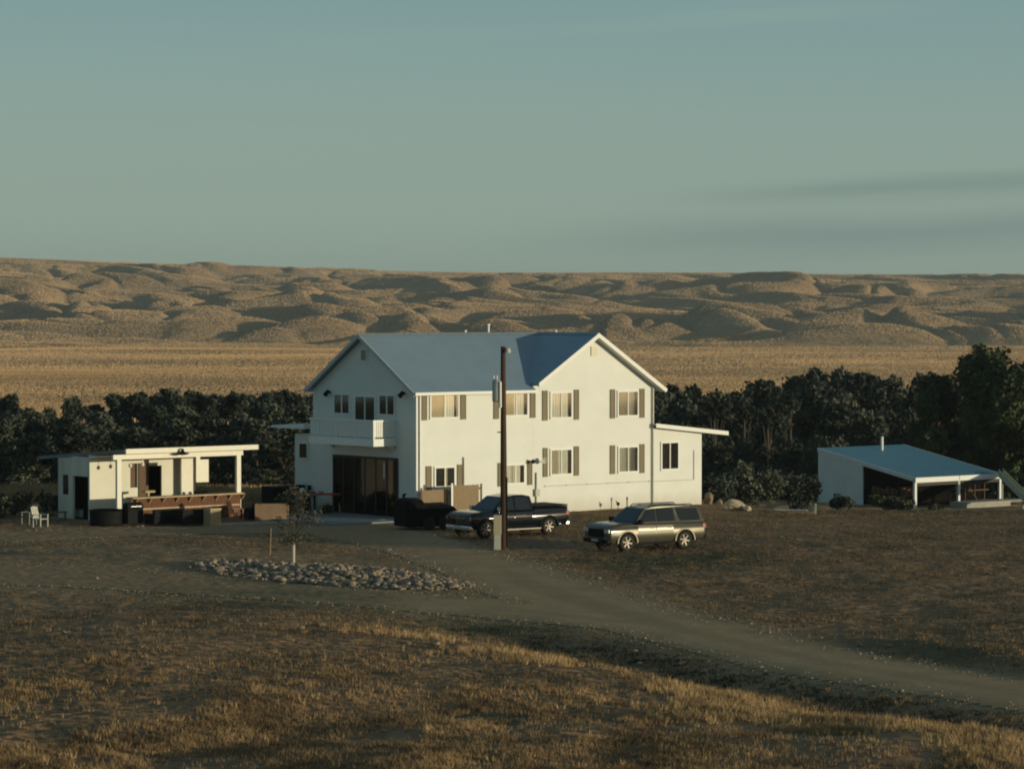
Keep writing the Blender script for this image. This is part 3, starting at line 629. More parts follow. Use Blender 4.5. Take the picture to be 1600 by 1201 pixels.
# right annex
yA = 0.10
tA0, tA1 = L2 + 0.003, H.t(1096.5, yA); zA0, zA1 = H.zz(668, L2, yA), H.zz(676, tA1, yA)
an = MB().prism([(tA0, yA, -0.3), (tA1, yA, -0.3), (tA1, yA, zA1), (tA0, yA, zA0)], (0, 5.2, 0)).build('annex', 'siding', house)
tR = H.t(1129, yA)
zr0, zr1 = H.zz(661.5, L2, 0), H.zz(673.5, tR, 0)
ar = MB().prism([(tA0, yA - 0.42, zr0), (tR, yA - 0.42, zr1), (tR, yA - 0.42, zr1 - 0.1), (tA0, yA - 0.42, zr0 - 0.1)], (0, 6.1, 0)).build('annex_roof', 'galv', an)
MB().prism([(tA0, yA - 0.47, zr0 + .01), (tR + .02, yA - 0.47, zr1 + .01), (tR + .02, yA - 0.47, zr1 - 0.21), (tA0, yA - 0.47, zr0 - 0.21)], (0, 0.045, 0)).build('fascia', 'trim', ar)
front_window([], (1034, 692, 1059, 732), [(S_, 6), ('dark', 5), ('dark', 6), (S_, 3)], an, H, yA)
ta, tb = H.t(1020, yA), H.t(1084, yA); za = H.zz(752, ta, yA); zb_ = H.zz(703, tb, yA)
MB().tube((ta, yA - .03, za), (tb, yA - .03, za), 0.018).tube((tb, yA - .03, za), (tb, yA - .03, zb_), 0.018).build('wall_conduit', 'greybox', an)
# rear-left annex
sR = 10.9
za0, za1 = H.zz(676, 0, D1) , H.zz(678, 0, sR)
an2 = MB().prism([(0.3, D1 + 0.003, -0.3), (0.3, sR, -0.3), (0.3, sR, za1), (0.3, D1 + .003, za0)], (9, 0, 0)).build('annex', 'siding', house)
sQ = H.s(423, -0.4); zq = H.zz(664, -0.4, sQ); zq0 = H.zz(661.5, -0.4, D1)
MB().prism([(-0.4, D1 + 0.34, zq0), (-0.4, sQ, zq), (-0.4, sQ, zq - 0.12), (-0.4, D1 + 0.34, zq0 - 0.3)], (10, 0, 0)).build('annex_roof', 'trim', an2)
side_window(468.5, 693, 480.5, 715, fillm=None, nsp=0, t=0.3, parent=an2)
MB().box(-2.2, 0.25, D1 + 0.6, 10.4, 0.0, 1.35).build('lean_to_box', 'black', an2)
# concrete apron
p = H.w(-2.4, 3.6); ap = MB().box(-3.2, 3.1, -4.2, 4.8, 0.02, 0.10).build('patio_slab', 'slab'); ap.location = (p.x, p.y, 0); ap.rotation_euler = (0, 0, TH); ap['kind'] = 'structure'

# ------------------------------------------------------------------ bar pavilion on the left
B = Frame(-19.5, 152.0)
bar = thing('bar_pavilion', (B.x, B.y, 0), TH, 'low white shed with covered outdoor bar and overhanging pale roof, left of the farmhouse', 'pavilion')
sW = 2.68; TW = 7.25
def bz(py, t, s): return B.zz(py, t, s)
zf = 3.67; zbk = 3.04
def rz_(s): return zf - (zf - zbk) * (s + 0.2) / 8.2
# rear wall pieces: leave the door and window openings
topz = lambda s: rz_(s) - 0.16
tw = lambda px: B.t(px, sW)
xs = dict(win0=tw(203), win1=tw(214), brd=tw(231), dr=tw(252), col0=tw(274), p0=tw(304), p1=tw(325))
wbm = MB()
zdt = bz(727, xs['dr'], sW); zwt = bz(724, xs['win0'], sW); zwb = bz(762, xs['win0'], sW)
wbm.box(0, xs['win0'], sW, sW + 0.12, 0, topz(sW + .12)).box(xs['win0'], xs['brd'], sW, sW + 0.12, zwt, topz(sW + .12)).box(xs['win0'], xs['win1'] , sW, sW + 0.12, 0, zwb)
wbm.box(xs['win1'], xs['brd'], sW, sW + 0.12, 0, zwt).box(xs['brd'], xs['dr'], sW, sW + 0.12, zdt, topz(sW + .12)).box(xs['dr'], tw(298), sW, sW + 0.12, 0, topz(sW + .12))
# side wall: posts and lintel around two dark openings
def sx(px): return B.s(px, 0)
sd0, sd1, sw0, sw1, sE = sx(137), sx(113), sx(106), sx(97), sx(92)
zl = bz(743, 0, sd1)
wbm.box(0, 0.12, sW + .121, sd0, 0, topz(sd0)).box(0, 0.12, sd1, sw0, 0, topz(sw0) - .02).box(0, 0.12, sw1, sE, 0, topz(sE) - .02).box(0, 0.12, sd0, sd1, zl, topz(sd1)).box(0, 0.12, sw0, sw1, zl + .02, topz(sw1) - .02).box(0, 0.12, sw0, sw1, 0, bz(772, 0, sw1))
wbm.box(0.0, TW * .85, sE, sE + 0.12, 0, topz(sE) - .03).box(TW * .82, TW * .85, sW + .121, sE, 0, topz(sE) - .04)
wbm.build('wall', 'suntint_board', bar)
MB().box(.03, .05, sw0 + .004, sw1 - .004, bz(772, 0, sw1) + .003, zl + .017).build('shade_pane', 'darkglass', bar)  # dark pane added to stand for the shade in this opening
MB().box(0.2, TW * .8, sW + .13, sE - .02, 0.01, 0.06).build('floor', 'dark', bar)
MB().box(.62, .68, sW + .14, sE - .03, 0.07, topz(sE) - .05).build('interior_shade_sheet', 'dark', bar)  # near-black sheet added in place of the shed's interior shade
MB().box(1.2, TW * .8, sW + 1.2, sW + 1.3, 0.07, topz(sE) - .05).build('interior_shade_sheet', 'dark', bar)  # second near-black sheet, standing for shade behind the front openings
MB().box(xs['win1'] + 0.05, xs['brd'] - .02, sW - 0.06, sW - 0.005, 0.1, zwt).build('sliding_door', 'brownboard', bar)
MB().box(xs['win0'] + .02, xs['win1'] - .1, sW + 0.05, sW + 0.08, zwb, zwt).build('shutter', 'brownboard', bar)
MB().box(tw(275.5), tw(297), sW - 0.45, sW - 0.30, 0, topz(sW) ).build('column_panel', 'suntint_trim', bar)
xq0, xq1 = B.t(305.5), B.t(325); MB().box(xq0, xq1, -.03, .03, bz(752, xq0, 0), bz(718, xq0, 0)).box(xq0, xq1, -.05, .05, bz(752, xq0, 0) - .05, bz(752, xq0, 0) - .002).build('hanging_panel', 'suntint_trim', bar)
# roof
x0r, x1r = B.t(196, -0.2), B.t(403, -0.2)
br = MB().prism([(x0r, -0.2, zf), (x0r, 8.0, zbk), (x0r, 8.0, zbk - 0.12), (x0r, -0.2, zf - 0.12)], (x1r - x0r, 0, 0)).build('roof', 'galv', bar)
MB().box(x0r - 0.01, x1r + 0.01, -0.255, -0.203, zf - 0.23, zf + 0.015).build('fascia', 'suntint_trim', br)
MB().prism([(x0r - 0.06, -0.2, zf), (x0r - 0.06, 8.0, zbk), (x0r - 0.06, 8.0, zbk - 0.16), (x0r - 0.06, -0.2, zf - 0.16)], (0.05, 0, 0)).build('rake_board', 'slab', br)
xp0, xp1 = B.t(184.5), B.t(371.5)
zb1 = bz(711, 0, 0) + 0.02
MB().box(B.t(175), B.t(378), -0.09, 0.09, zb1 - 0.24, zb1).build('beam', 'suntint_trim', bar)
for xc in (xp0, xp1): MB().box(xc - 0.13, xc + 0.13, -0.085, 0.085, 0, zb1 - 0.242).build('post', 'suntint_trim', bar, bevel=0.01)
xc = B.t(308); MB().box(xc - 0.12, xc + 0.12, -.07, .07, bz(718, xc, 0) + .002, zb1 - 0.242).build('hanger', 'suntint_trim', bar)
# counter
zc = 1.27; xcn = B.t(200)
MB().box(xcn, xp1 + 0.1, -0.42, -0.087, zc - 0.07, zc).box(xcn, xp1 - .14, -0.086, 0.25, zc - 0.07, zc - .002).build('counter_top', 'counter', bar, bevel=0.008)
cf = MB(); 
x_ = xcn + 0.05
while x_ < xp1 - .1: cf.box(x_, x_ + 0.19, -0.12, -0.09, 0.02, zc - 0.072); x_ += 0.20
cf.build('counter_front', 'redwood', bar)
cf = MB(); 
for k in range(9): xk = xcn + 0.3 + k * 0.8; cf.prism([(xk, -0.40, zc - 0.075), (xk, -0.125, zc - 0.075), (xk, -0.125, zc - 0.35)], (0.06, 0, 0))
cf.box(xcn, xp1, -0.15, -0.122, 0.62, 0.70)
cf.build('counter_bracket', 'counter', bar)
MB().box(-0.6, TW + .5, -0.6, sW, -0.15, 0.015).build('deck', 'slab', bar)
for px, py, k in ((278, 707, 'black'), (203, 727, 'suntint_trim'), (222, 725, 'suntint_trim')):
    tt = B.t(px, -0.05 if k == 'black' else 1.0); sy = -0.2 if k == 'black' else 1.0; zz_ = bz(py, tt, sy)
    if k == 'black': MB().lathe([(0, .22), (.05, .2), (.10, .05), (.34, -.02), (.34, -.05), (.16, -.1), (0, -.12)], c=(tt, sy - .25, zz_), n=14).tube((tt, sy - .25, zz_ + .15), (tt, sy, zz_ + .22), .03).build('pendant_lamp', k, bar)
    else: MB().tube((tt, sy, zz_ + .1), (tt, sy, rz_(sy) - .13), 0.012, n=6).lathe([(0, .1), (.08, .06), (.10, -.02), (.06, -.1), (0, -.12)], c=(tt, sy, zz_), n=12).build('pendant_lamp', k, bar)
# bench and stools under the panel
MB().box(xs['win0'] - .1, xs['brd'] - 0.6, 1.1, 1.5, bz(768, 2.5, 1.2) - .05, bz(768, 2.5, 1.2) + .05).box(xs['win0'] + .1, xs['win0'] + .2, 1.2, 1.4, 0.02, bz(768, 2.5, 1.2) - .055).build('inner_bench', 'counter', bar)
for k, px in enumerate((308, 318)):
    p = B.w(B.t(px, 1.4), 1.4)
    st = MB().lathe([(0, .82), (.17, .82), (.18, .77), (0, .76)], n=14)
    for a in range(4): st.tube((.1 * math.cos(a * 1.57 + .7), .1 * math.sin(a * 1.57 + .7), .77), (.19 * math.cos(a * 1.57 + .7), .19 * math.sin(a * 1.57 + .7), 0), .02, n=6)
    st.tube((-.1, 0, .78), (-.13, 0, 1.25), .02, n=6).tube((.1, 0, .78), (.0, .12, 1.2), .02, n=6).box(-.18, .18, .1, .14, 1.05, 1.3)
    o = st.build('bar_stool', 'black'); o.location = (p.x, p.y, 0.015); tag(o, 'dark bar stool behind the bar counter, under the white hanging panel', 'stool', 'stools under the pavilion roof')

# ------------------------------------------------------------------ open barn on the right
GZ = 10.7 - 313 * 235 / 4800
Q = Frame(30.9, 235.0, GZ)
barn = thing('open_barn', (Q.x, Q.y, GZ), TH, 'open-fronted barn with sloping blue roof and pale posts at the tree line on the right', 'barn')
zf_ = -2.37 - GZ; zb_k = -0.42 - GZ; LT, LS = 9.8, 10.5
def rzb(s): return zf_ + (zb_k - zf_) * s / LS
rb = MB().prism([(0, 0, zf_), (0, LS, zb_k), (0, LS, zb_k - 0.12), (0, 0, zf_ - 0.12)], (LT, 0, 0)).build('roof', 'barnroof', barn)
MB().prism([(-0.06, -0.02, zf_ + .02), (-0.06, LS, zb_k + .02), (-0.06, LS, zb_k - 0.3), (-0.06, -0.02, zf_ - 0.3)], (0.055, 0, 0)).prism([(LT + .005, 0, zf_ + .02), (LT + .005, LS, zb_k + .02), (LT + .005, LS, zb_k - 0.3), (LT + .005, 0, zf_ - 0.3)], (0.055, 0, 0)).build('rake_board', 'barnwall', rb)
MB().box(-0.06, LT / 2 - 0.05, -0.08, -0.025, zf_ - 0.36, zf_ + 0.03).box(LT / 2 + .02, LT + 0.06, -0.08, -0.025, zf_ - 0.36, zf_ + 0.03).build('fascia', 'trim', rb)
tc_ = 5.6
MB().prism([(0.0, tc_, -0.8), (0.0, LS - .05, -0.8), (0.0, LS - .05, rzb(LS) - 0.14), (0.0, tc_, rzb(tc_) - 0.14)], (0.12, 0, 0)).box(.12, LT, LS - .17, LS - .05, -.8, rzb(LS) - .15).prism([(LT - .12, tc_, -0.8), (LT - .12, LS - .18, -0.8), (LT - .12, LS - .18, rzb(LS) - 0.16), (LT - .12, tc_, rzb(tc_) - 0.16)], (0.12, 0, 0)).build('wall', 'barnwall', barn)
MB().box(0.13, LT - .13, tc_ + .5, tc_ + 0.6, -.5, rzb(tc_) - .16).build('interior_shade_wall', 'dark', barn)  # inner wall coloured near-black to stand for the barn's shade
MB().box(.14, LT - .14, 1.9, 1.96, -.5, rzb(1.9) - .16).build('interior_shade_sheet', 'dark', barn)  # near-black sheet added so the open bay reads as shaded
for x_ in (0.05, 4.95, LT - .08): MB().box(x_ - 0.11, x_ + 0.11, 0.0, 0.2, -0.6, zf_ - 0.121).build('post', 'trim', barn)
MB().box(.2, LT - .2, 0.0, .14, zf_ - .62, zf_ - .38).build('beam', 'darkbrown', barn)
# lit plank rack inside
rk = MB()
for k in range(9): rk.box(0.35 + 0.0, .6, 0.6 + k * .5, .95 + k * .5, 0.85, 1.25 + .08 * (k % 3))
rk.build('plank_rack', 'redwood', barn)
for k in range(3): MB().box(6.3 + k * 1.1, 6.36 + k * 1.1, .6, .68, 0, zf_ - .4).build('stud', 'brownboard', barn)
MB().tube((LT - 3.2, .5, 1.3), (LT - 2.1, .5, .1), .05, n=6).box(LT - 3.4, LT - 1.0, .4, .5, 1.0, 1.08).build('railing', 'brownboard', barn)
MB().box(3.4, 8.4, -2.2, -0.4, -.1, .34).build('deck', 'concrete', barn)
MB().box(8.6, 10.9, -1.5, -0.2, 0.1, .3).build('ramp', 'slab', barn)
cx = Q.t(1378.5, 9.0); MB().tube((cx, 9.0, rzb(9) - .2), (cx, 9.0, Q.zz(682, cx, 9)), .12).build('chimney_pipe', 'trim', rb)
# chute
p0, p1 = at(1561, 742, 240), at(1640, 820, 226)
ch = MB(); dv = (p1 - p0); sidev = Vector((0.5, 0.8, 0)).normalized() * 0.9
ch.prism([p0, p0 + sidev, p0 + sidev - Vector((0, 0, .16)), p0 - Vector((0, 0, .16))], dv)
ch.prism([p0 + Vector((0, 0, .003)), p0 + sidev * 0.06 + Vector((0, 0, .003)), p0 + sidev * 0.06 + Vector((0, 0, .45)), p0 + Vector((0, 0, .45))], dv)
ch.prism([p0 + sidev * .94 + Vector((0, 0, .003)), p0 + sidev + Vector((0, 0, .003)), p0 + sidev + Vector((0, 0, .45)), p0 + sidev * .94 + Vector((0, 0, .45))], dv)
chh = thing('loading_chute', (0, 0, 0), 0, 'pale sloping chute running down to the right beside the open barn', 'chute')
ch.build('trough', 'chute', chh)
for f_ in (0.08, 0.5): q = p0 + dv * f_; MB().tube(q - Vector((0, 0, .17)), Vector((q.x, q.y, gz(q.x, q.y) - .2)), .07).build('leg', 'galv', chh)

# ------------------------------------------------------------------ vehicles
def arc(cx, cz, r, a0, a1, n=9): return [(cx + r * math.cos(R(a0 + (a1 - a0) * i / n)), cz + r * math.sin(R(a0 + (a1 - a0) * i / n))) for i in range(n + 1)]
def body_mesh(top, wf, wr, zs, w, ra=0.50):
    """top: outline from the rear bottom over the top to the front bottom; arches cut at wr and wf"""
    prof = [(x, z, 1) for x, z in top] + [(x, z, 0) for x, z in arc(wf, 0.40, ra, 0, 180)] + [(x, z, 0) for x, z in arc(wr, 0.40, ra, 0, 180)]
    zc_ = 0.8; out = []
    cxm = sum(p[0] for p in prof) / len(prof)
    def layer(y, inset):
        L = []
        for x, z, mv in prof:
            if mv and inset:
                x2 = x - math.copysign(min(inset * 1.2, 0.2), x) if abs(x) > 1.9 else x; z2 = z - inset if z > zc_ else z + inset * 0.3
            else: x2, z2 = x, z
            L.append((x2, y, z2))
        return L
    ys = [(-w, 0.10), (-w + 0.05, 0.035), (-w + 0.16, 0.0), (w - 0.16, 0), (w - .05, 0.035), (w, 0.10)]
    b = MB(); n = len(prof); vs = []
    for y, i in ys: vs += layer(y, i)
    fs = [list(range(n))[::-1], list(range((len(ys) - 1) * n, len(ys) * n))]
    for k in range(len(ys) - 1): fs += [[k * n + i, k * n + (i + 1) % n, (k + 1) * n + (i + 1) % n, (k + 1) * n + i] for i in range(n)]
    b.add(vs, fs); return b
def cabin(bot, topp, wb_, wt_):
    """bot/topp: x,z pairs of the greenhouse outline (base chain front to rear and roof chain)"""
    b = MB(); pts = bot + topp; n = len(pts); nb = len(bot)
    vs = [(x, -(wb_ if i < nb else wt_), z) for i, (x, z) in enumerate(pts)] + [(x, (wb_ if i < nb else wt_), z) for i, (x, z) in enumerate(pts)]
    return b.add(vs, [list(range(n)), list(range(n, 2 * n))[::-1]] + [[i, (i + 1) % n, n + (i + 1) % n, n + i] for i in range(n)])
def quad_on(b, pts, off=(0, 0, 0), th=0.012):
    p = [Vector(q) for q in pts]; nrm = (p[1] - p[0]).cross(p[2] - p[0]).normalized()
    if nrm.dot(Vector(off)) < 0: nrm = -nrm
    b.prism([q + nrm * 0.004 for q in p], nrm * th); return b
def lerp(a, b, t): return a + (b - a) * t
def wheel(parent, x, y, sgn, r=0.42, rr=0.28):
    t_ = MB().lathe([(rr, -.11), (r - .04, -.13), (r, -.09), (r, .09), (r - .04, .13), (rr, .11)], axis='Y', c=(0, 0, 0), n=28)
    w = thing('wheel', (x, y, r), 0, '', ''); del w['label']; del w['category']; w.parent = parent; w.location = (x, y, r)
    t_.build('tyre', 'tyre', w, smooth=True)
    o = sgn; rim = MB().lathe([(rr, .10 * o), (rr - .03, .115 * o), (rr - .035, .07 * o), (rr - .04, -.1 * o)], axis='Y', n=28)
    for k in range(6):
        a = k * math.pi / 3 + .2; c0, s0_ = math.cos(a), math.sin(a); ww = 0.035
        rim.prism([(c0 * .04 - s0_ * ww, .085 * o, s0_ * .04 + c0 * ww), (c0 * .04 + s0_ * ww, .085 * o, s0_ * .04 - c0 * ww), (c0 * (rr - .02) + s0_ * ww * .9, .105 * o, s0_ * (rr - .02) - c0 * ww * .9), (c0 * (rr - .02) - s0_ * ww * .9, .105 * o, s0_ * (rr - .02) + c0 * ww * .9)], (0, -.03 * o, 0))
    rim.lathe([(0, .115 * o), (.06, .112 * o), (.07, .06 * o)], axis='Y', n=14)
    rim.build('rim', 'rim', w)
    MB().lathe([(0, .02 * o), (.19, .02 * o), (.19, -.01 * o)], axis='Y', n=20).build('brake_disc', 'black', w)
    return w
def vehicle(name, loc, rz, label, spec):
    v = thing(name, loc, rz, label, spec['cat'])
    pm = spec['paint']; w = spec['w']; body = body_mesh(spec['top'], spec['wf'], spec['wr'], None, w).build('body', pm, v, bevel=0.018)
    wb_, wt_ = w - 0.06, w - 0.29
    bot, topp = spec['bot'], spec['roof']     # bot: rear..front at belt ; roof: front..rear
    cab = cabin(bot, topp, wb_, wt_).build('cabin', pm, v, bevel=0.03)
    (xr, zr_), (xf, zfr) = bot[0], bot[-1]; (xtf, ztf), (xtr, ztr) = topp[0], topp[-1]
    def side_pt(x, f, s):   # f 0 at belt, 1 at roof
        xx = x; 
        zt_top = np.interp(-x, [-topp[0][0]] + [-q[0] for q in topp[1:]], [q[1] for q in topp]) if True else ztf
        zbt = np.interp(x, [xr, xf], [zr_, zfr]); return (xx, s * lerp(wb_, wt_, f), lerp(zbt, zt_top, f))
    for s in (-1, 1):
        for nm, a, b_, c, d in spec['windows']:   # x at bottom-front, bottom-rear, top-rear, top-front
            q = MB(); pts = [side_pt(a, .06, s), side_pt(b_, .06, s), side_pt(c, .86, s), side_pt(d, .86, s)]
            quad_on(q, pts, (0, s, 0)).build(nm, 'darkglass', cab)
        # doors: thin panels, handles
        for a, b_ in spec['doors']:
            zt_ = 1.13; q = MB().box(a, b_, s * w - .0 if s > 0 else -w - .006, w + .006 if s > 0 else -w, .50, zt_)
            dr = q.build('door', pm, v, bevel=.004)
            xh = b_ + .18 if b_ < a else a + .18
            MB().box(min(a, b_) + .10, min(a, b_) + .30, s * (w + .007) if s > 0 else -w - .035, w + .035 if s > 0 else -w - .007, 0.98, 1.02).build('handle', pm, dr)
        MB().box(spec['wr'] + .55, spec['wf'] - .55, s * (w + .03) - .07, s * (w + .03) + .07, .34, .40).build('running_board', 'rim' if spec['cat'] == 'pickup truck' else 'black', v, bevel=.01)
        for x_ in (spec['wf'], spec['wr']):
            wheel(v, x_, s * (w - .12), s)
            MB().add([(x_ + r_ * math.cos(R(a)), s * (w + o_), .40 + r_ * math.sin(R(a))) for o_ in (-.03, .025) for r_ in (.50, .555) for a in range(0, 181, 15)],
                     [[i, i + 1, 13 + i + 1, 13 + i] for i in range(12)] + [[26 + i, 26 + i + 1, 39 + i + 1, 39 + i] for i in range(12)] + [[13 + i, 13 + i + 1, 39 + i + 1, 39 + i] for i in range(12)] + [[i, i + 1, 26 + i + 1, 26 + i] for i in range(12)]).build('wheel_arch', pm, v)
        # mirror
        MB().box(spec['mx'] - .08, spec['mx'] + .08, s * (w + .13) - .12, s * (w + .13) + .12, 1.20, 1.42).box(spec['mx'] - .03, spec['mx'] + .03, s * (w - .02) - .06, s * (w - .02) + .06, 1.20, 1.26).build('mirror', 'black' if spec['cat'] == 'car' else 'chrome', v, bevel=.03)
        fx = spec['fx']
        MB().box(fx - .22, fx + .015, s * (w - .21) - .19, s * (w - .21) + .17, .86, 1.02).build('headlight', 'lamp', v, bevel=.02)
        MB().box(fx - .2, fx + .02, s * (w - .25) - .1, s * (w - .25) + .1, .52, .62).build('fog_light', 'lamp', v, bevel=.01)
        rx = spec['rx']
        MB().box(rx - .012, rx + .18, s * (w - .08) - .07, s * (w - .08) + .085, .92, 1.12).build('tail_light', 'tail', v, bevel=.01)
    for o in [body] + [c_ for c_ in v.children if c_.name.startswith('door')]:
        bm = bmesh.new(); bm.from_mesh(o.data)
        for zc_ in (.50, .60, .70, .80, .90, 1.0, 1.08):
            bmesh.ops.bisect_plane(bm, geom=bm.verts[:] + bm.edges[:] + bm.faces[:], plane_co=(0, 0, zc_), plane_no=(0, 0, 1))
        for q in bm.verts:
            if abs(q.co.y) > w - .12: q.co.y -= math.copysign(.055 * max(0, (q.co.z - .80) / .4) ** 2 + .09 * max(0, (.80 - q.co.z) / .45) ** 2 - .012 * math.exp(-((q.co.z - 1.0) / .05) ** 2), q.co.y)
        for f_ in bm.faces: f_.smooth = True
        bm.to_mesh(o.data); bm.free(); o.data.set_sharp_from_angle(angle=R(28))
    # windscreen, rear glass
    q = MB(); fw = [(lerp(xf, xtf, .08), -(lerp(wb_, wt_, .08) - .1), lerp(zfr, ztf, .08)), (lerp(xf, xtf, .08), (lerp(wb_, wt_, .08) - .1), lerp(zfr, ztf, .08)), (lerp(xf, xtf, .92), (lerp(wb_, wt_, .92) - .07), lerp(zfr, ztf, .92)), (lerp(xf, xtf, .92), -(lerp(wb_, wt_, .92) - .07), lerp(zfr, ztf, .92))]
    quad_on(q, fw, (1, 0, 0)).build('windscreen', 'darkglass', cab)
    q = MB(); fw = [(lerp(xr, xtr, .12), -(wb_ - .12), lerp(zr_, ztr, .12)), (lerp(xr, xtr, .12), wb_ - .12, lerp(zr_, ztr, .12)), (lerp(xr, xtr, .88), wt_ - .04, lerp(zr_, ztr, .88)), (lerp(xr, xtr, .88), -(wt_ - .04), lerp(zr_, ztr, .88))]
    quad_on(q, fw, (-1, 0, 0)).build('rear_window', 'darkglass', cab)
    fx = spec['fx']
    g = MB().box(fx - .1, fx + .03, -.58, .58, .66, 1.02)
    gr = g.build('grille', 'black', v, bevel=.015)
    bb = MB()
    for k in range(4): bb.box(fx + .032, fx + .045, -.56, .56, .70 + k * .08, .725 + k * .08)
    bb.build('grille_bar', spec['bar'], gr)
    MB().box(fx - .22, fx + .08, -(w - .05), w - .05, .40, .60).build('front_bumper', spec['bump'], v, bevel=.05, seg=3)
    MB().box(spec['rx'] - .10, spec['rx'] + .15, -(w - .06), w - .06, .45, .64).build('rear_bumper', spec['bump'], v, bevel=.04, seg=3)
    MB().box(fx + .081, fx + .09, -.26, .26, .47, .58).build('number_plate', 'greybox', v)
    return v
suv_spec = dict(cat='car', paint='suvpaint', w=0.99, wf=1.62, wr=-1.49, fx=2.615, rx=-2.62, mx=1.02, bar='black', bump='black',
    top=[(-2.1, .40), (-2.58, .44), (-2.66, .62), (-2.66, 1.0), (-2.60, 1.24), (1.28, 1.27), (1.9, 1.25), (2.42, 1.20), (2.60, 1.10), (2.62, .6), (2.5, .36), (2.15, .34)],
    bot=[(-2.60, 1.21), (1.26, 1.23)], roof=[(.56, 1.87), (-.1, 1.95), (-1.8, 1.95), (-2.45, 1.87)],
    windows=[('front_side_window', .98, .06, -.02, .50), ('rear_side_window', -.02, -.98, -.98, -.10), ('quarter_window', -1.30, -2.38, -2.26, -1.10)], doors=[(.10, 1.05), (-.85, .06)])
x_f, y_f = gpt(979.5, 862.5); x_r, y_r = x_f + 3.11 * math.cos(R(33)), y_f + 3.11 * math.sin(R(33))
hd = math.atan2(y_f - y_r, x_f - x_r)    # heading (front points left and towards the camera)
def place(xf, yf, hd, wf, wlat):
    # near-side wheels are the vehicle's own left side when it faces left: local +Y
    c, s = math.cos(hd), math.sin(hd); lx, ly = wf, wlat
    return (xf - (c * lx - s * ly), yf - (s * lx + c * ly))
px_, py_ = place(x_f, y_f + .05, hd, 1.62, 0.90)
suv = vehicle('suv', (px_, py_, gz(px_, py_) + .0), hd, 'bronze-grey full-size SUV parked in front of the right end of the farmhouse', suv_spec)
for s in (-1, 1): MB().tube((.2, s * .66, 1.985), (-2.0, s * .66, 1.985), .022).tube((.2, s * .66, 1.985), (.32, s * .66, 1.90), .022).tube((-2.0, s * .66, 1.985), (-2.12, s * .66, 1.90), .022).build('roof_rail', 'black', suv)
truck_spec = dict(cat='pickup truck', paint='darkpaint', w=1.0, wf=1.95, wr=-1.72, fx=2.80, rx=-2.86, mx=1.25, bar='chrome', bump='chrome',
    top=[(-2.3, .45), (-2.82, .50), (-2.88, .70), (-2.88, 1.34), (-.88, 1.36), (-.86, 1.26), (1.50, 1.26), (2.1, 1.24), (2.66, 1.17), (2.84, 1.05), (2.86, .6), (2.75, .42), (2.50, .40)],
    bot=[(-.86, 1.22), (1.50, 1.24)], roof=[(.72, 1.86), (.1, 1.94), (-.35, 1.94), (-.78, 1.86)],
    windows=[('front_side_window', 1.18, .30, .28, .66), ('rear_side_window', .20, -.64, -.60, .18)], doors=[(.30, 1.22), (-.72, .26)])
xr2, yr2 = 1.71, 144.2; hd2 = R(180 + 36)
c, s = math.cos(hd2), math.sin(hd2); px_, py_ = xr2 - (c * -1.72 - s * .9), yr2 - (s * -1.72 + c * .9)
truck = vehicle('pickup_truck', (px_, py_, gz(px_, py_)), hd2, 'dark blue-black crew cab pickup truck parked behind the power pole', truck_spec)
MB().box(-2.84, -.92, -.93, .93, 1.36, 1.42).build('bed_cover', 'black', truck, bevel=.02)

# ------------------------------------------------------------------ power pole
x_, y_ = gpt(787.5, 859); pole = thing('power_pole', (x_, y_, 0), 0, 'tall dark wooden power pole with lamp, transformer and meter box, in front of the farmhouse', 'pole')
zt_ = at(787, 541, y_).z
MB().tube((0, 0, -.3), (-.04, 0, zt_), .17, .105, n=14).build('pole_shaft', 'polewood', pole, smooth=False)
px2m = y_ / F
la = MB().tube((0.0, 0, zt_ - .12), (.16, -.08, zt_ - .08), .025).lathe([(0, .1), (.09, .08), (.13, -.04), (.13, -.12), (0, -.13)], c=(.17, -.1, zt_ - .16), n=12)
la.build('lamp_head', 'greybox', pole)
ztr_ = at(787, 640, y_).z; tx = -.33
tr = MB().lathe([(0, 1.02), (.08, 1.0), (.17, .95), (.19, .9), (.19, .05), (.15, 0), (0, 0)], c=(tx, 0, ztr_ + .35), n=16).box(tx + .15, -.05, -.05, .05, ztr_ + .6, ztr_ + .7).box(tx + .15, -.05, -.05, .05, ztr_ + 1.0, ztr_ + 1.1)
tr.build('transformer', 'galv', pole)
MB().tube((tx + .02, -.1, ztr_ + 1.3), (tx + .02, -.1, ztr_ + 1.5), .035).tube((tx - .12, .05, ztr_ + 1.3), (tx - .12, .05, ztr_ + 1.5), .035).tube((-.16, -.16, ztr_ + .1), (-.17, -.17, ztr_ + 1.25), .06).build('insulator', 'trim', pole)
MB().tube((-.12, 0, at(0, 675, y_).z), (-.30, -.05, at(0, 675, y_).z), .025).build('bracket', 'black', pole)
MB().tube((.13, -.12, .1), (.13, -.12, 3.2), .03).build('ground_conduit', 'black', pole)
x0b = (770.5 - 787) * px2m; x1b = (783 - 787) * px2m
MB().box(x0b, x1b, -.32, -.17, at(0, 834, y_).z - .02, at(0, 804, y_).z).build('meter_box', mat('pale_meter_box', (0.42, 0.37, 0.25), 0.5, vary=.1), pole, bevel=.015)
MB().box(x0b + .03, x1b - .02, -.30, -.18, 0.0, at(0, 834, y_).z - .022).build('meter_pedestal', 'greybox', pole)

# ------------------------------------------------------------------ yard things
def ground_obj(mb, name, m, px, py, rz, label, cat, group=None, bevel=0.0, z=0.0, parentparts=None):
    x, y = gpt(px, py); o = mb.build(name, m, bevel=bevel); o.location = (x, y, gz(x, y) + z); o.rotation_euler = (0, 0, rz); tag(o, label, cat, group); return o
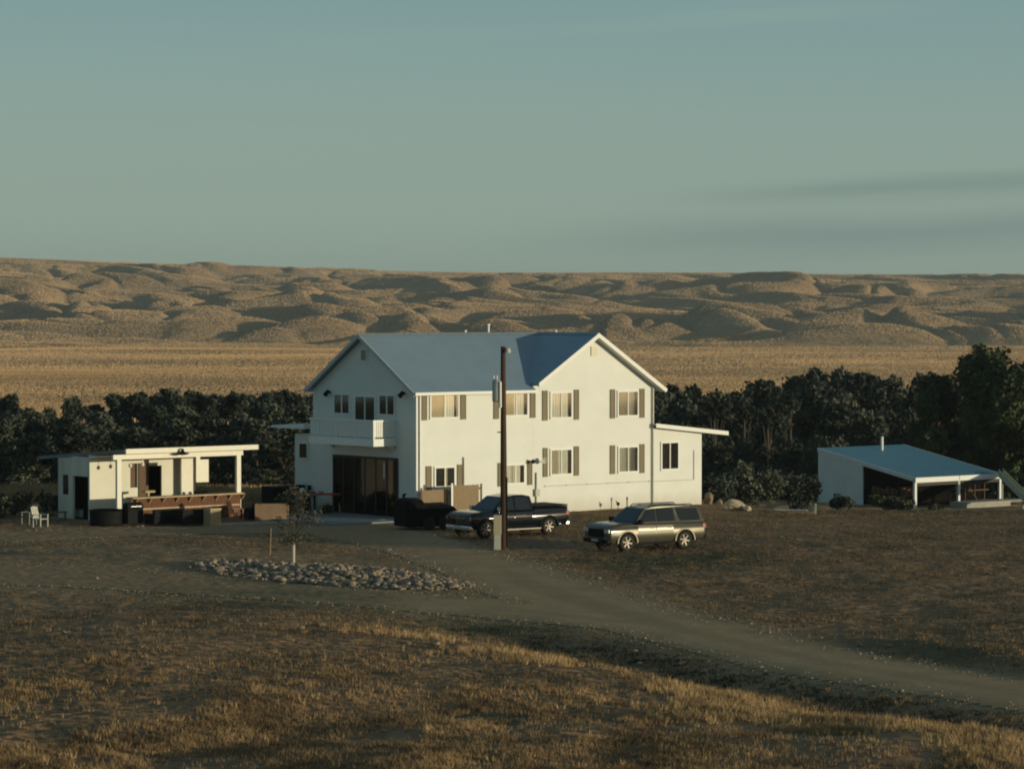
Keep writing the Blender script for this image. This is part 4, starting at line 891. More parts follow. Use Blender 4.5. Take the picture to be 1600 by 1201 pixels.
# fence panels by the house corner
for (pa, pb, pt, lab, off) in ((656, 702, 765, 'tan board fence panel by the house corner, lower one behind the black covered trailer', -1.0), (704, 750, 757.5, 'tan board fence panel under the ground-floor window, right of the lower one', -1.35)):
    a, b_ = H.t(pa, off), H.t(pb, off); zt_ = H.zz(pt, (a + b_) / 2, off); f = thing('fence_panel', H.w(a, off), TH, lab, 'fence')
    m_ = MB(); x_ = 0.12
    while x_ + .14 <= (b_ - a): m_.box(x_, x_ + .135, -.03, .0, .03, zt_ - random.random() * .02); x_ += .14
    m_.build('board', 'fence', f)
    MB().box(.0, b_ - a, .002, .06, zt_ - .25, zt_ - .15).box(.0, b_ - a, .002, .06, .35, .45).build('rail', 'fence', f)
    for x_ in (.0, b_ - a - .02): MB().box(x_ - .0, x_ + .11, -.06, .0 - .031, 0, zt_ + (.12 if x_ == 0 else .03)).build('post', 'brownboard' if off < -1.2 and x_ > 0 else 'trim' if off < -1.2 else 'brownboard', f)
# black covered trailer
x_, y_ = gpt(672, 826)
tr_ = thing('covered_trailer', (x_, y_, 0), R(28), 'low black tarp-covered trailer in the shade of the house corner', 'trailer')
def tarp_shape(L, W, prof):
    b = MB(); n = len(prof); vs = []
    for k, (yy, f) in enumerate(((-W, .82), (-W * .8, .97), (0, 1.02), (W * .8, .97), (W, .82))):
        for x, z in prof: vs.append((x * (.96 if abs(yy) == W else 1) + random.uniform(-.02, .02), yy, z * f if z > .4 else z))
    fs = [list(range(n))[::-1], list(range(4 * n, 5 * n))]
    for k in range(4): fs += [[k * n + i, k * n + (i + 1) % n, (k + 1) * n + (i + 1) % n, (k + 1) * n + i] for i in range(n)]
    return b.add(vs, fs)
tarp_shape(3, .85, [(-1.6, .16), (-1.65, 1.42), (-1.4, 1.52), (-.75, 1.50), (-.65, 1.28), (-.2, 1.24), (.6, 1.25), (.95, 1.12), (1.3, .75), (1.4, .16)]).build('tarp', 'tarp', tr_, bevel=.05)
MB().box(-1.5, 1.3, -.8, .8, .28, .36).tube((1.5, 0, .32), (2.3, 0, .32), .04).build('chassis', 'black', tr_)
for s in (-1, 1):
    for x_ in (-.5, .3): MB().lathe([(.0, .1), (.2, .1), (.30, .09), (.32, 0), (.30, -.09), (0, -.1)], axis='Y', c=(x_, s * .92, .32), n=18).build('wheel', 'tyre', tr_)
ground_obj(MB().tube((0, 0, 0), (0, 0, 1.25), .02).tube((0, 0, 1.2), (.12, 0, 1.42), .045).tube((0, 0, 1.25), (.0, 0.1, 1.36), .06), 'garden_light', 'black', 630, 815, 0, 'thin black stake light beside the covered trailer', 'light')
# grill behind the SUV
x_, y_ = H.w(H.t(966, -.9), -.9).xy; g = thing('garden_sprayer', (x_, y_, 0), 0.3, 'small black object on a stand against the white wall, behind the SUV', 'equipment')
g.scale = (.55, .55, .55)
MB().tube((0, 0, 0), (0, 0, .55), .03).tube((0, 0, 0.0), (.25, 0, .02), .03).build('stand', 'black', g)
MB().lathe([(0, .2), (.12, .15), (.17, 0), (.12, -.12), (0, -.15)], c=(0, 0, .66), n=14).tube((-.05, 0, .7), (-.22, 0, .95), .05).build('head', 'black', g)
x_, y_ = H.w(H.t(980, -.8), -.8).xy
o = MB().tube((0, 0, 0), (0, 0, .68), .03).box(-.04, .04, -.04, .04, .55, .70).build('hydrant_post', 'black'); o.location = (x_, y_, 0); tag(o, 'short dark standpipe against the white wall, just right of the black object', 'post')
# bar-front clutter
def sofa(px, py, rz, lab, L=1.9, m='tarp'):
    x, y = gpt(px, py); s = thing('outdoor_sofa', (x, y, gz(x, y)), rz, lab, 'sofa', None)
    MB().box(-L / 2, L / 2, -.4, .4, .08, .38).build('seat_base', 'black', s, bevel=.02)
    MB().box(-L / 2, L / 2, -.42, -.24, .385, .82).build('backrest', 'black', s, bevel=.03)
    for sg in (-1, 1): MB().box(sg * (L / 2 - .08) - .08, sg * (L / 2 - .08) + .08, -.235, .4, .385, .6).build('armrest', 'black', s, bevel=.02)
    for k in range(3): MB().box(-L / 2 + .17 + k * (L - .34) / 3, -L / 2 + .15 + (k + 1) * (L - .34) / 3, -.22, .38, .385, .52).build('cushion', m, s, bevel=.04)
    return s
navy = mat('navy_cushion', (0.012, 0.015, 0.022), .9, vary=.3, spec=0.08); M['navy'] = navy
sofa(256, 820, TH + .1, 'black outdoor sofa with its back to the drive, in front of the bar counter', 1.9, 'navy')
sofa(300, 821, TH - .05, 'black outdoor sofa left of the pale slatted crate', 1.6, 'navy')
sofa(392, 812, TH + 1.4, 'dark outdoor armchair between the wooden chair and the tan planter', .95, 'navy')
# black grill / tub at left end
x_, y_ = gpt(166, 821); gr_ = thing('stock_tank', (x_, y_, 0), TH, 'low round-cornered black tub under the lit shed wall', 'tub')
MB().lathe([(0, .03), (.80, .03), (.84, .1), (.86, .72), (.90, .76), (.86, .78), (.82, .74), (.80, .2), (0, .16)], n=30).build('tank', 'black', gr_)
x_, y_ = gpt(207, 821); gr_ = thing('barbecue_grill', (x_, y_, 0), TH, 'black lidded barbecue grill at the left end of the bar counter', 'grill')
MB().box(-.45, .45, -.25, .25, .1, .8).build('cabinet', 'black', gr_, bevel=.02)
MB().prism([(-.45, -.27, .805), (-.45, .27, .805), (-.45, .22, 1.05), (-.45, 0, 1.15), (-.45, -.22, 1.05)], (.9, 0, 0)).build('lid', 'black', gr_, bevel=.03)
MB().tube((-.3, -.3, .95), (.3, -.3, .95), .02).build('handle', 'chrome', gr_)
# slatted crate
def crate(px, py, w, d, h, rz, lab, m='fence', g=None, k_=5):
    x, y = gpt(px, py); c_ = thing('slatted_crate', (x, y, gz(x, y)), rz, lab, 'crate', g)
    b = MB()
    for i in range(k_):
        x0 = -w / 2 + i * w / k_ + .01; x1 = x0 + w / k_ - .03; b.box(x0, x1, -d / 2, -d / 2 + .02, .03, h).box(x0, x1, d / 2 - .02, d / 2, .03, h)
        y0 = -d / 2 + .03 + i * (d - .06) / k_; b.box(-w / 2, -w / 2 + .02, y0, y0 + d / k_ - .03, .03, h).box(w / 2 - .02, w / 2, y0, y0 + d / k_ - .03, .03, h)
    b.build('slat', m, c_)
    MB().box(-w / 2 - .02, w / 2 + .02, -d / 2 - .02, d / 2 + .02, h, h + .06).box(-w / 2 - .02, w / 2 + .02, -d / 2 - .02, d / 2 + .02, .0, .05).build('frame', 'counter', c_); return c_
crate(331, 822, .62, .62, .82, TH, 'pale slatted wooden crate standing at the edge of the patio', 'counter')
def chair(px, py, rz, lab, m, name='garden_chair', sc_=1.0, cat='chair', g=None):
    x, y = gpt(px, py); c_ = thing(name, (x, y, gz(x, y) + .02), rz, lab, cat, g); c_.scale = (sc_,) * 3
    b = MB()
    for i in range(4): b.box(-.27, .27, -.25 + i * .125, -.15 + i * .125, .40, .43)
    b.build('seat', m, c_)
    b = MB()
    for i in range(4): b.prism([(-.26 + i * .14, .25, .44), (-.16 + i * .14, .25, .44), (-.15 + i * .13, .42, 1.02 + .03 * (i in (1, 2))), (-.25 + i * .13, .42, 1.02 + .03 * (i in (1, 2)))], (0, .025, 0))
    b.build('backrest', m, c_)
    for sx_ in (-1, 1):
        MB().box(sx_ * .29 - .035, sx_ * .29 + .035, -.28, .32, .62, .65).build('armrest', m, c_)
        MB().box(sx_ * .29 - .025, sx_ * .29 + .025, -.26, -.20, 0, .618).build('leg', m, c_)
        MB().box(sx_ * .29 - .025, sx_ * .29 + .025, .22, .28, 0, .618).build('leg', m, c_)
    return c_
chair(368, 815, 2.2, 'reddish wooden garden chair at the patio edge, right of the slatted crate', mat('pink_cedar', (.30, .15, .10), .8, vary=.3))
chair(352, 806, -.4, 'dark wooden garden chair just behind the reddish chair', 'brownboard')
whc = mat('weathered_white_paint', (.62, .59, .50), .7, vary=.3)
chair(62, 824, R(60), 'white garden chair alone at the far left edge of the yard', whc, sc_=.95)
chair(44, 820, R(-40), 'grey shaded garden chair left of the white one', mat('weathered_grey_wood', (.22, .21, .18), .8, vary=.3), sc_=.95)
o = ground_obj(MB().box(-.5, .5, -.22, .22, .36, .42).box(-.45, -.38, -.2, .2, 0, .355).box(.38, .45, -.2, .2, 0, .355), 'low_bench', 'brownboard', 88, 812, .2, 'low dark bench beside the shed doorway', 'bench')
for k, (px, py) in enumerate(((119, 809), (127, 809.5))):
    ground_obj(MB().lathe([(0, .0), (.16, 0), (.19, .42), (.20, .44), (.17, .44), (.15, .05), (0, .04)], n=16), 'plastic_bucket', 'paledust', px, py, 0, ('pale plastic bucket in the dark shed doorway, left one', 'pale plastic bucket in the dark shed doorway, right one')[k], 'bucket', 'buckets in the shed doorway')
# tan planter boxes
x_, y_ = gpt(424, 813); pl = thing('planter_box', (x_, y_, gz(x_, y_)), .12, 'long tan weathered steel planter box at the edge of the patio', 'planter')
MB().box(-.85, .85, -.35, -.31, 0, .82).box(-.85, .85, .31, .35, 0, .82).box(-.85, -.81, -.309, .309, 0, .82).box(.81, .85, -.309, .309, 0, .82).build('box', 'corten', pl)
MB().box(-.80, .80, -.30, .30, .1, .74).build('soil', 'darkbrown', pl)
# patio kerb
a, b_ = Vector((*gpt(338, 822), 0)), Vector((*gpt(452, 817.5), 0)); dd = (b_ - a); L = dd.length
o = MB().box(0, L, -.12, .12, -.1, .14).build('kerb_stone', 'concrete', bevel=.02); o.location = a; o.rotation_euler = (0, 0, math.atan2(dd.y, dd.x)); o['kind'] = 'structure'
# red trestle table + white table things
x_, y_ = gpt(507, 803); tb_ = thing('trestle_table', (x_, y_, .08), TH - .4, 'red-topped trestle table outside the dark patio doors', 'table')
zt_ = .92; MB().box(-.95, .95, -.42, .42, zt_, zt_ + .06).build('table_top', 'redplastic', tb_, bevel=.01)
for sx_ in (-1, 1):
    for sy in (-1, 1): MB().tube((sx_ * .72, sy * .36, 0), (sx_ * .72, sy * .10, zt_), .025, n=8).build('leg', 'galv', tb_)
def on_table(mb, name, m, lx, ly, lab, cat, grp=None, par=tb_, zt=.98):
    o = mb.build(name, m); v = Matrix.Rotation(par.rotation_euler.z, 4, 'Z') @ Vector((lx, ly, 0)); o.location = (par.location.x + v.x, par.location.y + v.y, par.location.z + zt); tag(o, lab, cat, grp)
on_table(MB().lathe([(0, .0), (.09, 0), (.16, .09), (.17, .12), (.14, .1), (.0, .03)], n=16), 'bowl', 'counter', -.2, 0, 'wooden bowl on the red-topped table', 'bowl')
on_table(MB().lathe([(0, .0), (.10, 0), (.12, .18), (.08, .24), (0, .26)], n=14), 'round_pot', 'black', .6, .1, 'dark pot at the right end of the red-topped table', 'pot')
x_, y_ = gpt(473, 800); tb2 = thing('side_table', (x_, y_, .0), TH, 'small dark table left of the red-topped table, with pale crockery on it', 'table')
MB().box(-.55, .55, -.4, .4, .98, 1.03).build('table_top', 'black', tb2)
for sx_ in (-1, 1):
    for sy in (-1, 1): MB().box(sx_ * .5 - .03, sx_ * .5 + .03, sy * .34 - .03, sy * .34 + .03, 0, .978).build('leg', 'black', tb2)
on_table(MB().lathe([(0, .0), (.12, 0), (.17, .10), (.13, .2), (.05, .24), (0, .25)], n=16), 'white_pot', 'trim', -.05, 0, 'round white pot on the small dark table', 'pot', par=tb2, zt=1.03)
on_table(MB().lathe([(0, .0), (.06, 0), (.07, .28), (.03, .36), (.03, .48), (0, .48)], n=12), 'tall_bottle', 'galv', .3, .1, 'tall pale bottle on the small dark table', 'bottle', par=tb2, zt=1.03)
on_table(MB().lathe([(0, .0), (.07, 0), (.12, .10), (.0, .12)], n=12), 'small_bowl', 'paledust', .45, -.1, 'small pale bowl on the small dark table', 'bowl', par=tb2, zt=1.03)
# small things near the garage
for k, (px, py, m) in enumerate(((579, 806, 'galv'), (617, 806, 'galv'), (594, 807, 'brownboard'))):
    mbb = MB().lathe([(0, 0), (.14, 0), (.17, .25), (.10, .42), (0, .44)], n=14)
    ground_obj(mbb, 'lidded_churn', m, px, py, 0, ('small pale churn left of the middle of the dark patio doors', 'small pale churn by the right jamb of the dark patio doors', 'low brown churn between the two pale ones')[k], 'churn', z=.10)
ground_obj(MB().lathe([(0, 0), (.3, 0), (.34, .04), (.25, .12), (0, .14)], n=20), 'overturned_pan', 'galv', 594, 815, 0, 'flat pale pan lying on the ground in front of the patio slab', 'pan')
# pallets at the terrace edge
x_, y_ = gpt(1250, 800); pt = thing('pallet', (x_, y_, gz(x_, y_)), -.15, 'reddish pallet lying at the edge of the dry field', 'pallet')
b = MB()
for k in range(7): b.box(-.8 + k * .24, -.66 + k * .24, -.5, .5, .12, .15)
b.build('slat', 'corten', pt)
for sy in (-.45, 0, .45): MB().box(-.8, .8, sy - .04, sy + .04, 0, .118).build('bearer', 'corten', pt)
o = ground_obj(MB().box(-.9, .9, -.35, .35, .0, .06).box(-.9, .9, -.35, -.28, .062, .14), 'metal_sheet', 'trim', 1238, 794, -.35, 'white sheet leaning flat on the grass beside the pallet', 'sheet')
ground_obj(MB().box(-.05, .05, -.05, .05, 0, .55), 'short_stake', 'concrete', 1275, 801, 0, 'short pale stake at the right end of the pallet', 'stake')

# ------------------------------------------------------------------ stones
def rock_mesh(name, seed, sub=2, flat=.6, jag=.25, m='cobble', sc3=(1, 1, 1), cut=(.62, .95)):
    bm = bmesh.new(); bmesh.ops.create_icosphere(bm, subdivisions=sub, radius=1); rs = random.Random(seed)
    dirs = [(Vector((rs.gauss(0, 1), rs.gauss(0, 1), rs.gauss(0, 1))).normalized(), rs.uniform(*cut)) for _ in range(9 if sub < 3 else 16)]
    for v in bm.verts:
        for d, h in dirs:
            k = v.co.dot(d)
            if k > h: v.co -= d * (k - h) * .9
        v.co *= 1 + rs.uniform(-jag, jag) * .18
        v.co = Vector((v.co.x * sc3[0], v.co.y * sc3[1], v.co.z * flat * sc3[2]))
    me = bpy.data.meshes.new(name); bm.to_mesh(me); bm.free(); me.materials.append(M[m]); return me
rocks = [rock_mesh('cobblestone', i, 2, .62, .25, ('cobble', 'cobble', 'cobble_dark', 'cobble', 'cobble_red', 'cobble', 'cobble_dark', 'cobble')[i]) for i in range(8)]
(icx, icy), iang = ISL; rs = random.Random(3); ca, sa = math.cos(iang), math.sin(iang)
placed = 0; spots = []
while placed < 290:
    u, v = rs.uniform(-1, 1), rs.uniform(-1, 1)
    if u * u + v * v > 1 or (u + .25) ** 2 * 9 + v * v * 8 < .22 and rs.random() < .75: continue
    a, b_ = 7.7, 2.7 + .5 * math.sin(u * 5)
    x, y = icx + ca * u * a - sa * v * b_, icy + sa * u * a + ca * v * b_
    spots.append((x, y)); placed += 1
for i, (x, y) in enumerate(spots):
    o = bpy.data.objects.new('cobblestone', rocks[rs.randrange(8)]); col.objects.link(o)
    r = rs.uniform(.10, .19) * (1.25 if rs.random() < .2 else 1)
    o.scale = (r * rs.uniform(.9, 1.4), r * rs.uniform(.8, 1.2), r); o.rotation_euler = (rs.uniform(-.5, .5), rs.uniform(-.5, .5), rs.uniform(0, 6.3)); o.location = (x, y, gz(x, y) + r * .28 + .02)
    tag(o, 'cobblestone lying in the rock island round the young tree', 'stone', 'stones of the rock island')
# small rubble between them, uncountable
b = MB(); rs2 = random.Random(9); cnt = 0
rd_ = [([tuple(v.co) for v in m_.vertices], [list(p.vertices) for p in m_.polygons]) for m_ in (rock_mesh('tmp', 60 + q, 1, .7, .3) for q in range(6))]
while cnt < 2100:
    u, v = rs2.uniform(-1, 1), rs2.uniform(-1, 1)
    if u * u + v * v > 1.05: continue
    cnt += 1; x, y = icx + ca * u * 7.9 - sa * v * 3.0, icy + sa * u * 7.9 + ca * v * 3.0; r = rs2.uniform(.03, .12); t_ = rs2.uniform(0, 6.28); vs, fs = rd_[cnt % 6]; z = gz(x, y); a1, a2 = r * rs2.uniform(.8, 1.5), r
    b.add([(x + a1 * (p[0] * math.cos(t_) - p[1] * math.sin(t_)), y + a1 * (p[0] * math.sin(t_) + p[1] * math.cos(t_)), z + r * .4 + a2 * p[2]) for p in vs], fs)
o = b.build('gravel_rubble', 'cobble'); tag(o, 'small rubble between the cobbles of the rock island', 'rubble', None, 'stuff')
# loose pale stones in the near grass
for k, (px, py) in enumerate(((502, 984), (683, 1022), (99, 1010), (935, 905), (992, 1010), (150, 905), (470, 992), (1000, 1022))):
    x, y = gpt(px, py); o = bpy.data.objects.new('field_stone', rocks[k % 2]); col.objects.link(o); o.scale = (.13, .11, .1); o.location = (x, y, gz(x, y) + .05); o.rotation_euler = (0, 0, k)
    tag(o, 'small pale stone lying loose in the dry grass beside the drive', 'stone', 'loose stones by the drive')
# pebbles thrown to the edges of the drive
b = MB(); rs5 = random.Random(15); cnt = 0; nrg = np.random.default_rng(4)
px5 = nrg.uniform(-25, 25, 60000); py5 = nrg.uniform(70, 150, 60000); sd5 = seg_dist(px5, py5, ROADS); ok = (np.abs(sd5 - .1) < .9 * nrg.uniform(0, 1, 60000) ** .5) & (np.abs(px5) < py5 * .18) & (nrg.uniform(0, 1, 60000) < .5)
px5, py5 = px5[ok][:1700], py5[ok][:1700]; pz5 = height(px5, py5); rd1 = [([tuple(v.co) for v in m_.vertices], [list(p.vertices) for p in m_.polygons]) for m_ in (rock_mesh('tmp', 80 + q, 0 + 1, .7, .3) for q in range(2))]
for x, y, z in zip(px5, py5, pz5):
    r = rs5.uniform(.015, .045) * (2 if rs5.random() < .04 else 1); vs, fs = rd1[rs5.randrange(2)]; b.add([(x + r * p[0] * 1.2, y + r * p[1], z + .02 + r * .3 + r * p[2]) for p in vs], fs)
o = b.build('pebbles', 'cobble'); tag(o, 'loose pebbles along the edges of the gravel drive', 'pebbles', None, 'stuff')
# boulders right of the house
for nm, px, py, sc3, m, lab, sd_ in (('boulder', 1150, 798, (.66, .45, .42), 'stone', 'cream sandstone boulder on the terrace right of the farmhouse', 41), ('boulder', 1168, 799, (.26, .25, .22), 'stone', 'smaller cream boulder touching the right side of the large one', 42), ('boulder', 1108, 786, (.42, .35, .42), 'brownstone', 'brown upright boulder beside the annex wall', 43), ('boulder', 1135, 795, (.28, .25, .18), 'stone', 'small cream boulder left of the large one', 44), ('boulder', 1124, 788, (.32, .3, .25), 'brownstone', 'low brown boulder right of the upright brown one', 45)):
    me = rock_mesh(nm, sd_, 3, 1.0, .3, m, cut=(.5, .8)); x, y = gpt(px, py); o = bpy.data.objects.new(nm, me); col.objects.link(o); o.location = (x, y, gz(x, y) + sc3[2] * .5); o.scale = sc3; o.rotation_euler = (.1, -.1, sd_); tag(o, lab, 'boulder')

# ------------------------------------------------------------------ vegetation
def tri_mesh(name, V, m, n=3):
    me = bpy.data.meshes.new(name); V = V.reshape(-1, 3).astype(np.float32); k = len(V); me.vertices.add(k); me.vertices.foreach_set('co', V.ravel())
    me.loops.add(k); me.loops.foreach_set('vertex_index', np.arange(k, dtype=np.int32)); me.polygons.add(k // n); me.polygons.foreach_set('loop_start', np.arange(0, k, n, dtype=np.int32))
    me.update(calc_edges=True); me.materials.append(M[m] if isinstance(m, str) else m); return me
def leaves(rg, centers, radii, per, size, squash=.8):
    out = []
    for c, r in zip(centers, radii):
        k = int(per * r * r)
        d = rg.normal(size=(k, 3)); d /= np.linalg.norm(d, axis=1)[:, None]; rr = r * rg.uniform(.35, 1.08, k) ** .6
        # ragged outline
        rr *= 1 + .22 * np.sin(d[:, 0] * 7 + c[0]) * np.sin(d[:, 2] * 6 + c[1])
        out.append(c + d * rr[:, None] * np.array([1, 1, squash]))
    P = np.concatenate(out); k = len(P)
    a = rg.normal(size=(k, 3)); a /= np.linalg.norm(a, axis=1)[:, None]; b_ = np.cross(a, rg.normal(size=(k, 3))); b_ /= np.linalg.norm(b_, axis=1)[:, None]
    s = size * rg.uniform(.6, 1.5, k)[:, None]
    return np.stack([P + a * s, P + b_ * s * .6, P - a * s, P - b_ * s * .6], 1)
def tree_proto(seed, h, w, m, leafm, size=.19, per=240, nl=26, low=.0):
    rg = np.random.default_rng(seed); cs, rs_ = [], []
    for i in range(nl):
        f = rg.uniform(low, 1) ** .9; prof = math.sin(min(1, (f - low) / (1 - low) * .85 + .15) * math.pi) ** .55
        a = rg.uniform(0, 6.28); rad = rg.uniform(.15, 1) * w * .42 * prof
        r = rg.uniform(.4, 1) * w * .22 * (1 - .5 * f)
        cs.append(np.array([math.cos(a) * rad, math.sin(a) * rad, f * (h - r)])); rs_.append(r)
    cs.append(np.array([0, 0, h * .93 - .5])); rs_.append(w * .13)
    V = leaves(rg, cs, rs_, per, size); crown = tri_mesh('crown', V, leafm, 4)
    b = MB(); b.tube((0, 0, -1.0), (0, 0, h * .35), .03 * h, .022 * h, 8).tube((0, 0, h * .35), (rg.uniform(-.3, .3), .1, h * .75), .022 * h, .006 * h, 8)
    for c in cs[::2]: b.tube((0, 0, max(.15 * h, c[2] * .45)), tuple(c), .009 * h, .003 * h, 5)
    return crown, b
protos = []
for i in range(7):
    h, w = [(11, 8), (12.5, 7.5), (10, 8.5), (13, 8), (9, 7), (11.5, 9), (8, 7.5)][i]
    cm, tb3 = tree_proto(100 + i, h, w, None, ('leaf', 'leaf', 'leaf_mid', 'leaf', 'leaf_olive', 'leaf_mid', 'leaf_olive')[i])
    root = thing('riverside_tree', (0, 0, 0), 0, 'x', 'tree'); c_ = bpy.data.objects.new('crown', cm); col.objects.link(c_); c_.parent = root; tb3.build('trunk', 'bark', root)
    protos.append([root, h, False])
def put_tree(k, x, y, ztop, label, group, name='riverside_tree'):
    pr = protos[k]
    if not pr[2]: o = pr[0]; pr[2] = True
    else: o = dup(pr[0])
    z = gz(x, y); s = (ztop - z) / pr[1]; rs3 = random.random()
    o.location = (x, y, z - .1); o.scale = (max(.75, min(1.25, s)) * random.uniform(.75, 1.25), max(.75, min(1.25, s)) * random.uniform(.85, 1.2), s); o.rotation_euler = (0, 0, random.uniform(0, 6.28)); tag(o, label, 'tree', group); return o
LL, GL = 'dark bushy tree in the dense belt behind the bar pavilion, left of the farmhouse', 'belt trees left of the farmhouse'
LR, GR = 'dark bushy tree in the dense belt between the farmhouse and the open barn', 'belt trees right of the farmhouse'
random.seed(21)
def skyline(px):   # tree-top row by column in the photo
    return float(np.interp(px, [-300, 0, 60, 130, 200, 300, 380, 450, 520, 800, 1000, 1060, 1130, 1200, 1270, 1330, 1400, 1450, 1600, 1900], [606, 606, 622, 606, 612, 604, 606, 600, 606, 602, 596, 594, 590, 594, 578, 574, 584, 582, 576, 580]))
rows = [(204, 46, 46), (226, 26, 42), (250, 12, 44), (275, 3, 44), (305, 0, 46)]
for d, dy, step in rows:
    px = -330 + random.uniform(0, 30)
    while px < 1950:
        px += step * random.uniform(.75, 1.2) * (250 / d)
        if 520 < px < 985: continue
        if px > 985 and d < 235: continue
        top = skyline(px) + dy + random.uniform(-9, 26)
        dd = d + random.uniform(-8, 8)
        if px > 1240 and dd < 262: continue
        if px > 985: dd += 8
        p = at(px, top, dd); lf = px < 750
        k = random.choice([0, 1, 2, 3, 5]) if d > 240 else random.choice([0, 2, 4, 5, 6])
        put_tree(k, p.x, p.y, p.z, LL if lf else LR, GL if lf else GR)
# large near tree at the right edge
def big_tree(seed, px, ptop, d, h_extra, w, lab, name='cottonwood_tree'):
    p = at(px, ptop, d); z = gz(p.x, p.y); h = p.z - z
    cm, tb3 = tree_proto(seed, h, w, None, 'leaf_big', .19, 330, 26, .06)
    root = thing(name, (p.x, p.y, z), 0, lab, 'tree'); c_ = bpy.data.objects.new('crown', cm); col.objects.link(c_); c_.parent = root; tb3.build('trunk', 'bark', root)
big_tree(301, 1540, 549, 262, 0, 18, 'tallest green tree, rising behind the open barn at the right edge')
big_tree(302, 1462, 583, 266, 0, 12, 'dark tree just left of the tallest green tree, behind the open barn')
big_tree(303, 1625, 560, 258, 0, 16, 'broad tree at the extreme right, beside the tallest green one')
# bushes
def bush(seed, px, ptop, d, w, h, m, lab, name='bush', size=.12, per=500, group=None):
    rg = np.random.default_rng(seed); n = 9
    cs = [np.array([rg.uniform(-.36, .36) * w, rg.uniform(-.36, .36) * w, rg.uniform(.25, .78) * h]) for _ in range(n)]; rr = [rg.uniform(.18, .26) * w for _ in range(n)]
    V = leaves(rg, cs, rr, per, size, min(1, h / w * 1.2)); V[:, :, 2] = np.clip(V[:, :, 2], -.2, None)
    x = (px - 800) / F * d; z = gz(x, d)
    root = thing(name, (x, d, z), 0, lab, 'bush', group); c_ = bpy.data.objects.new('foliage', tri_mesh('foliage', V, m, 4)); col.objects.link(c_); c_.parent = root
    b = MB()
    for c in cs: b.tube((0, 0, -.1), tuple(c), .03, .012, 5)
    b.build('stem', 'bark', root)
bush(1, 1176, 730, 214, 4.2, 3.4, 'leaf_olive', 'round grey-green bush on the terrace edge behind the cream boulder')
bush(2, 1128, 745, 210, 3.2, 2.8, 'leaf', 'dark bush just right of the farmhouse annex')
bush(3, 1240, 745, 222, 3.6, 3.0, 'leaf', 'dark bush left of the open barn')
bush(4, 1284, 690, 247, 3.6, 5.6, 'leaf_olive', 'pale olive bush rising behind the left corner of the open barn')
bush(5, 1312, 774, 229, 2.0, 1.3, 'leaf', 'low dark bush against the left wall of the open barn')
bush(6, 1385, 780, 226, 2.2, 1.2, 'weed', 'low weeds in front of the open side of the barn')
bush(7, 1420, 780, 224, 1.6, .8, 'weed', 'low weedy bush at the barn front-left post')
bush(8, 1465, 785, 224, 1.2, .6, 'weed', 'low weeds at the left end of the barn deck')
bush(9, 455, 790, 157, 1.7, 1.1, 'weed', 'leafy garden plant growing right of the tan planter box', size=.06, per=700)
bush(10, 440, 700, 215, 4.5, 5.5, 'leaf', 'dark bush behind the rear annex of the farmhouse')
bush(11, 20, 790, 158, 2.2, 1.2, 'weed', 'low dark weeds at the left edge of the yard', size=.08)
bush(12, 2, 795, 156, 1.6, 1.1, 'weed', 'brown weed clump at the extreme left edge', size=.08)
bush(13, 78, 795, 158, 1.5, 1.2, 'leaf', 'dark bush between the white chair and the shed', size=.08)
bush(14, 505, 790, 158, 1.0, .7, 'weed', 'small garden plant under the red-topped table', size=.05, per=900)
# young staked tree
x_, y_ = gpt(458, 882); sap = thing('young_tree', (x_, y_, gz(x_, y_)), 0, 'young sparse-leaved tree with white trunk guard in the rock island', 'tree')
rg = np.random.default_rng(5); cs = []; rr = []
for i in range(30):
    z_ = rg.uniform(1.0, 3.15); a = rg.uniform(0, 6.28); q = rg.uniform(.15, 1.05) * (1 - abs(z_ - 1.8) / 2.4); cs.append(np.array([math.cos(a) * q + .14, math.sin(a) * q, z_])); rr.append(rg.uniform(.17, .32))
cr_ = bpy.data.objects.new('crown', tri_mesh('crown', leaves(rg, cs, rr, 1100, .045, 1), 'leaf_sap', 4)); col.objects.link(cr_); cr_.parent = sap
b = MB().tube((0.04, 0, 0), (.12, 0, 1.4), .035, .028, 8).tube((.12, 0, 1.4), (.22, 0, 2.9), .028, .008, 6)
for c in cs: b.tube((.12, 0, c[2] * .72), tuple(c), .014, .005, 5)
b.build('trunk', 'bark', sap)
MB().lathe([(.07, 0.02), (.075, .5), (.07, .95)], n=12).build('trunk_guard', mat('white_tree_guard', (.46, .41, .30), .7), sap)
ground_obj(MB().tube((0, 0, -.1), (.05, 0, 1.15), .03, .025, 7), 'tree_stake', 'fence', 421, 870, 0, 'thin wooden stake left of the young tree', 'stake')

# grass
def blades(name, P, per, hmin, hmax, wd, m, label, lean=.45):
    rg = np.random.default_rng(len(P)); P = np.repeat(P, per, 0); n = len(P)
    P = P + rg.normal(size=(n, 2)) * .06
    z = height(P[:, 0], P[:, 1]) - .015; a = rg.uniform(0, 2 * math.pi, n); h = rg.uniform(hmin, hmax, n); ln = rg.uniform(0, lean, n) * h; b_ = rg.uniform(0, 2 * math.pi, n); w = wd * rg.uniform(.6, 1.3, n)
    base = np.stack([P[:, 0], P[:, 1], z], 1); sv = np.stack([np.cos(a) * w, np.sin(a) * w, 0 * w], 1); tip = base + np.stack([np.cos(b_) * ln, np.sin(b_) * ln, h], 1)
    V = np.stack([base - sv, base + sv, tip], 1); me = tri_mesh(name, V, m, 3); o = bpy.data.objects.new(name, me); col.objects.link(o); tag(o, label, 'grass', None, 'stuff'); return o
rg = np.random.default_rng(77)
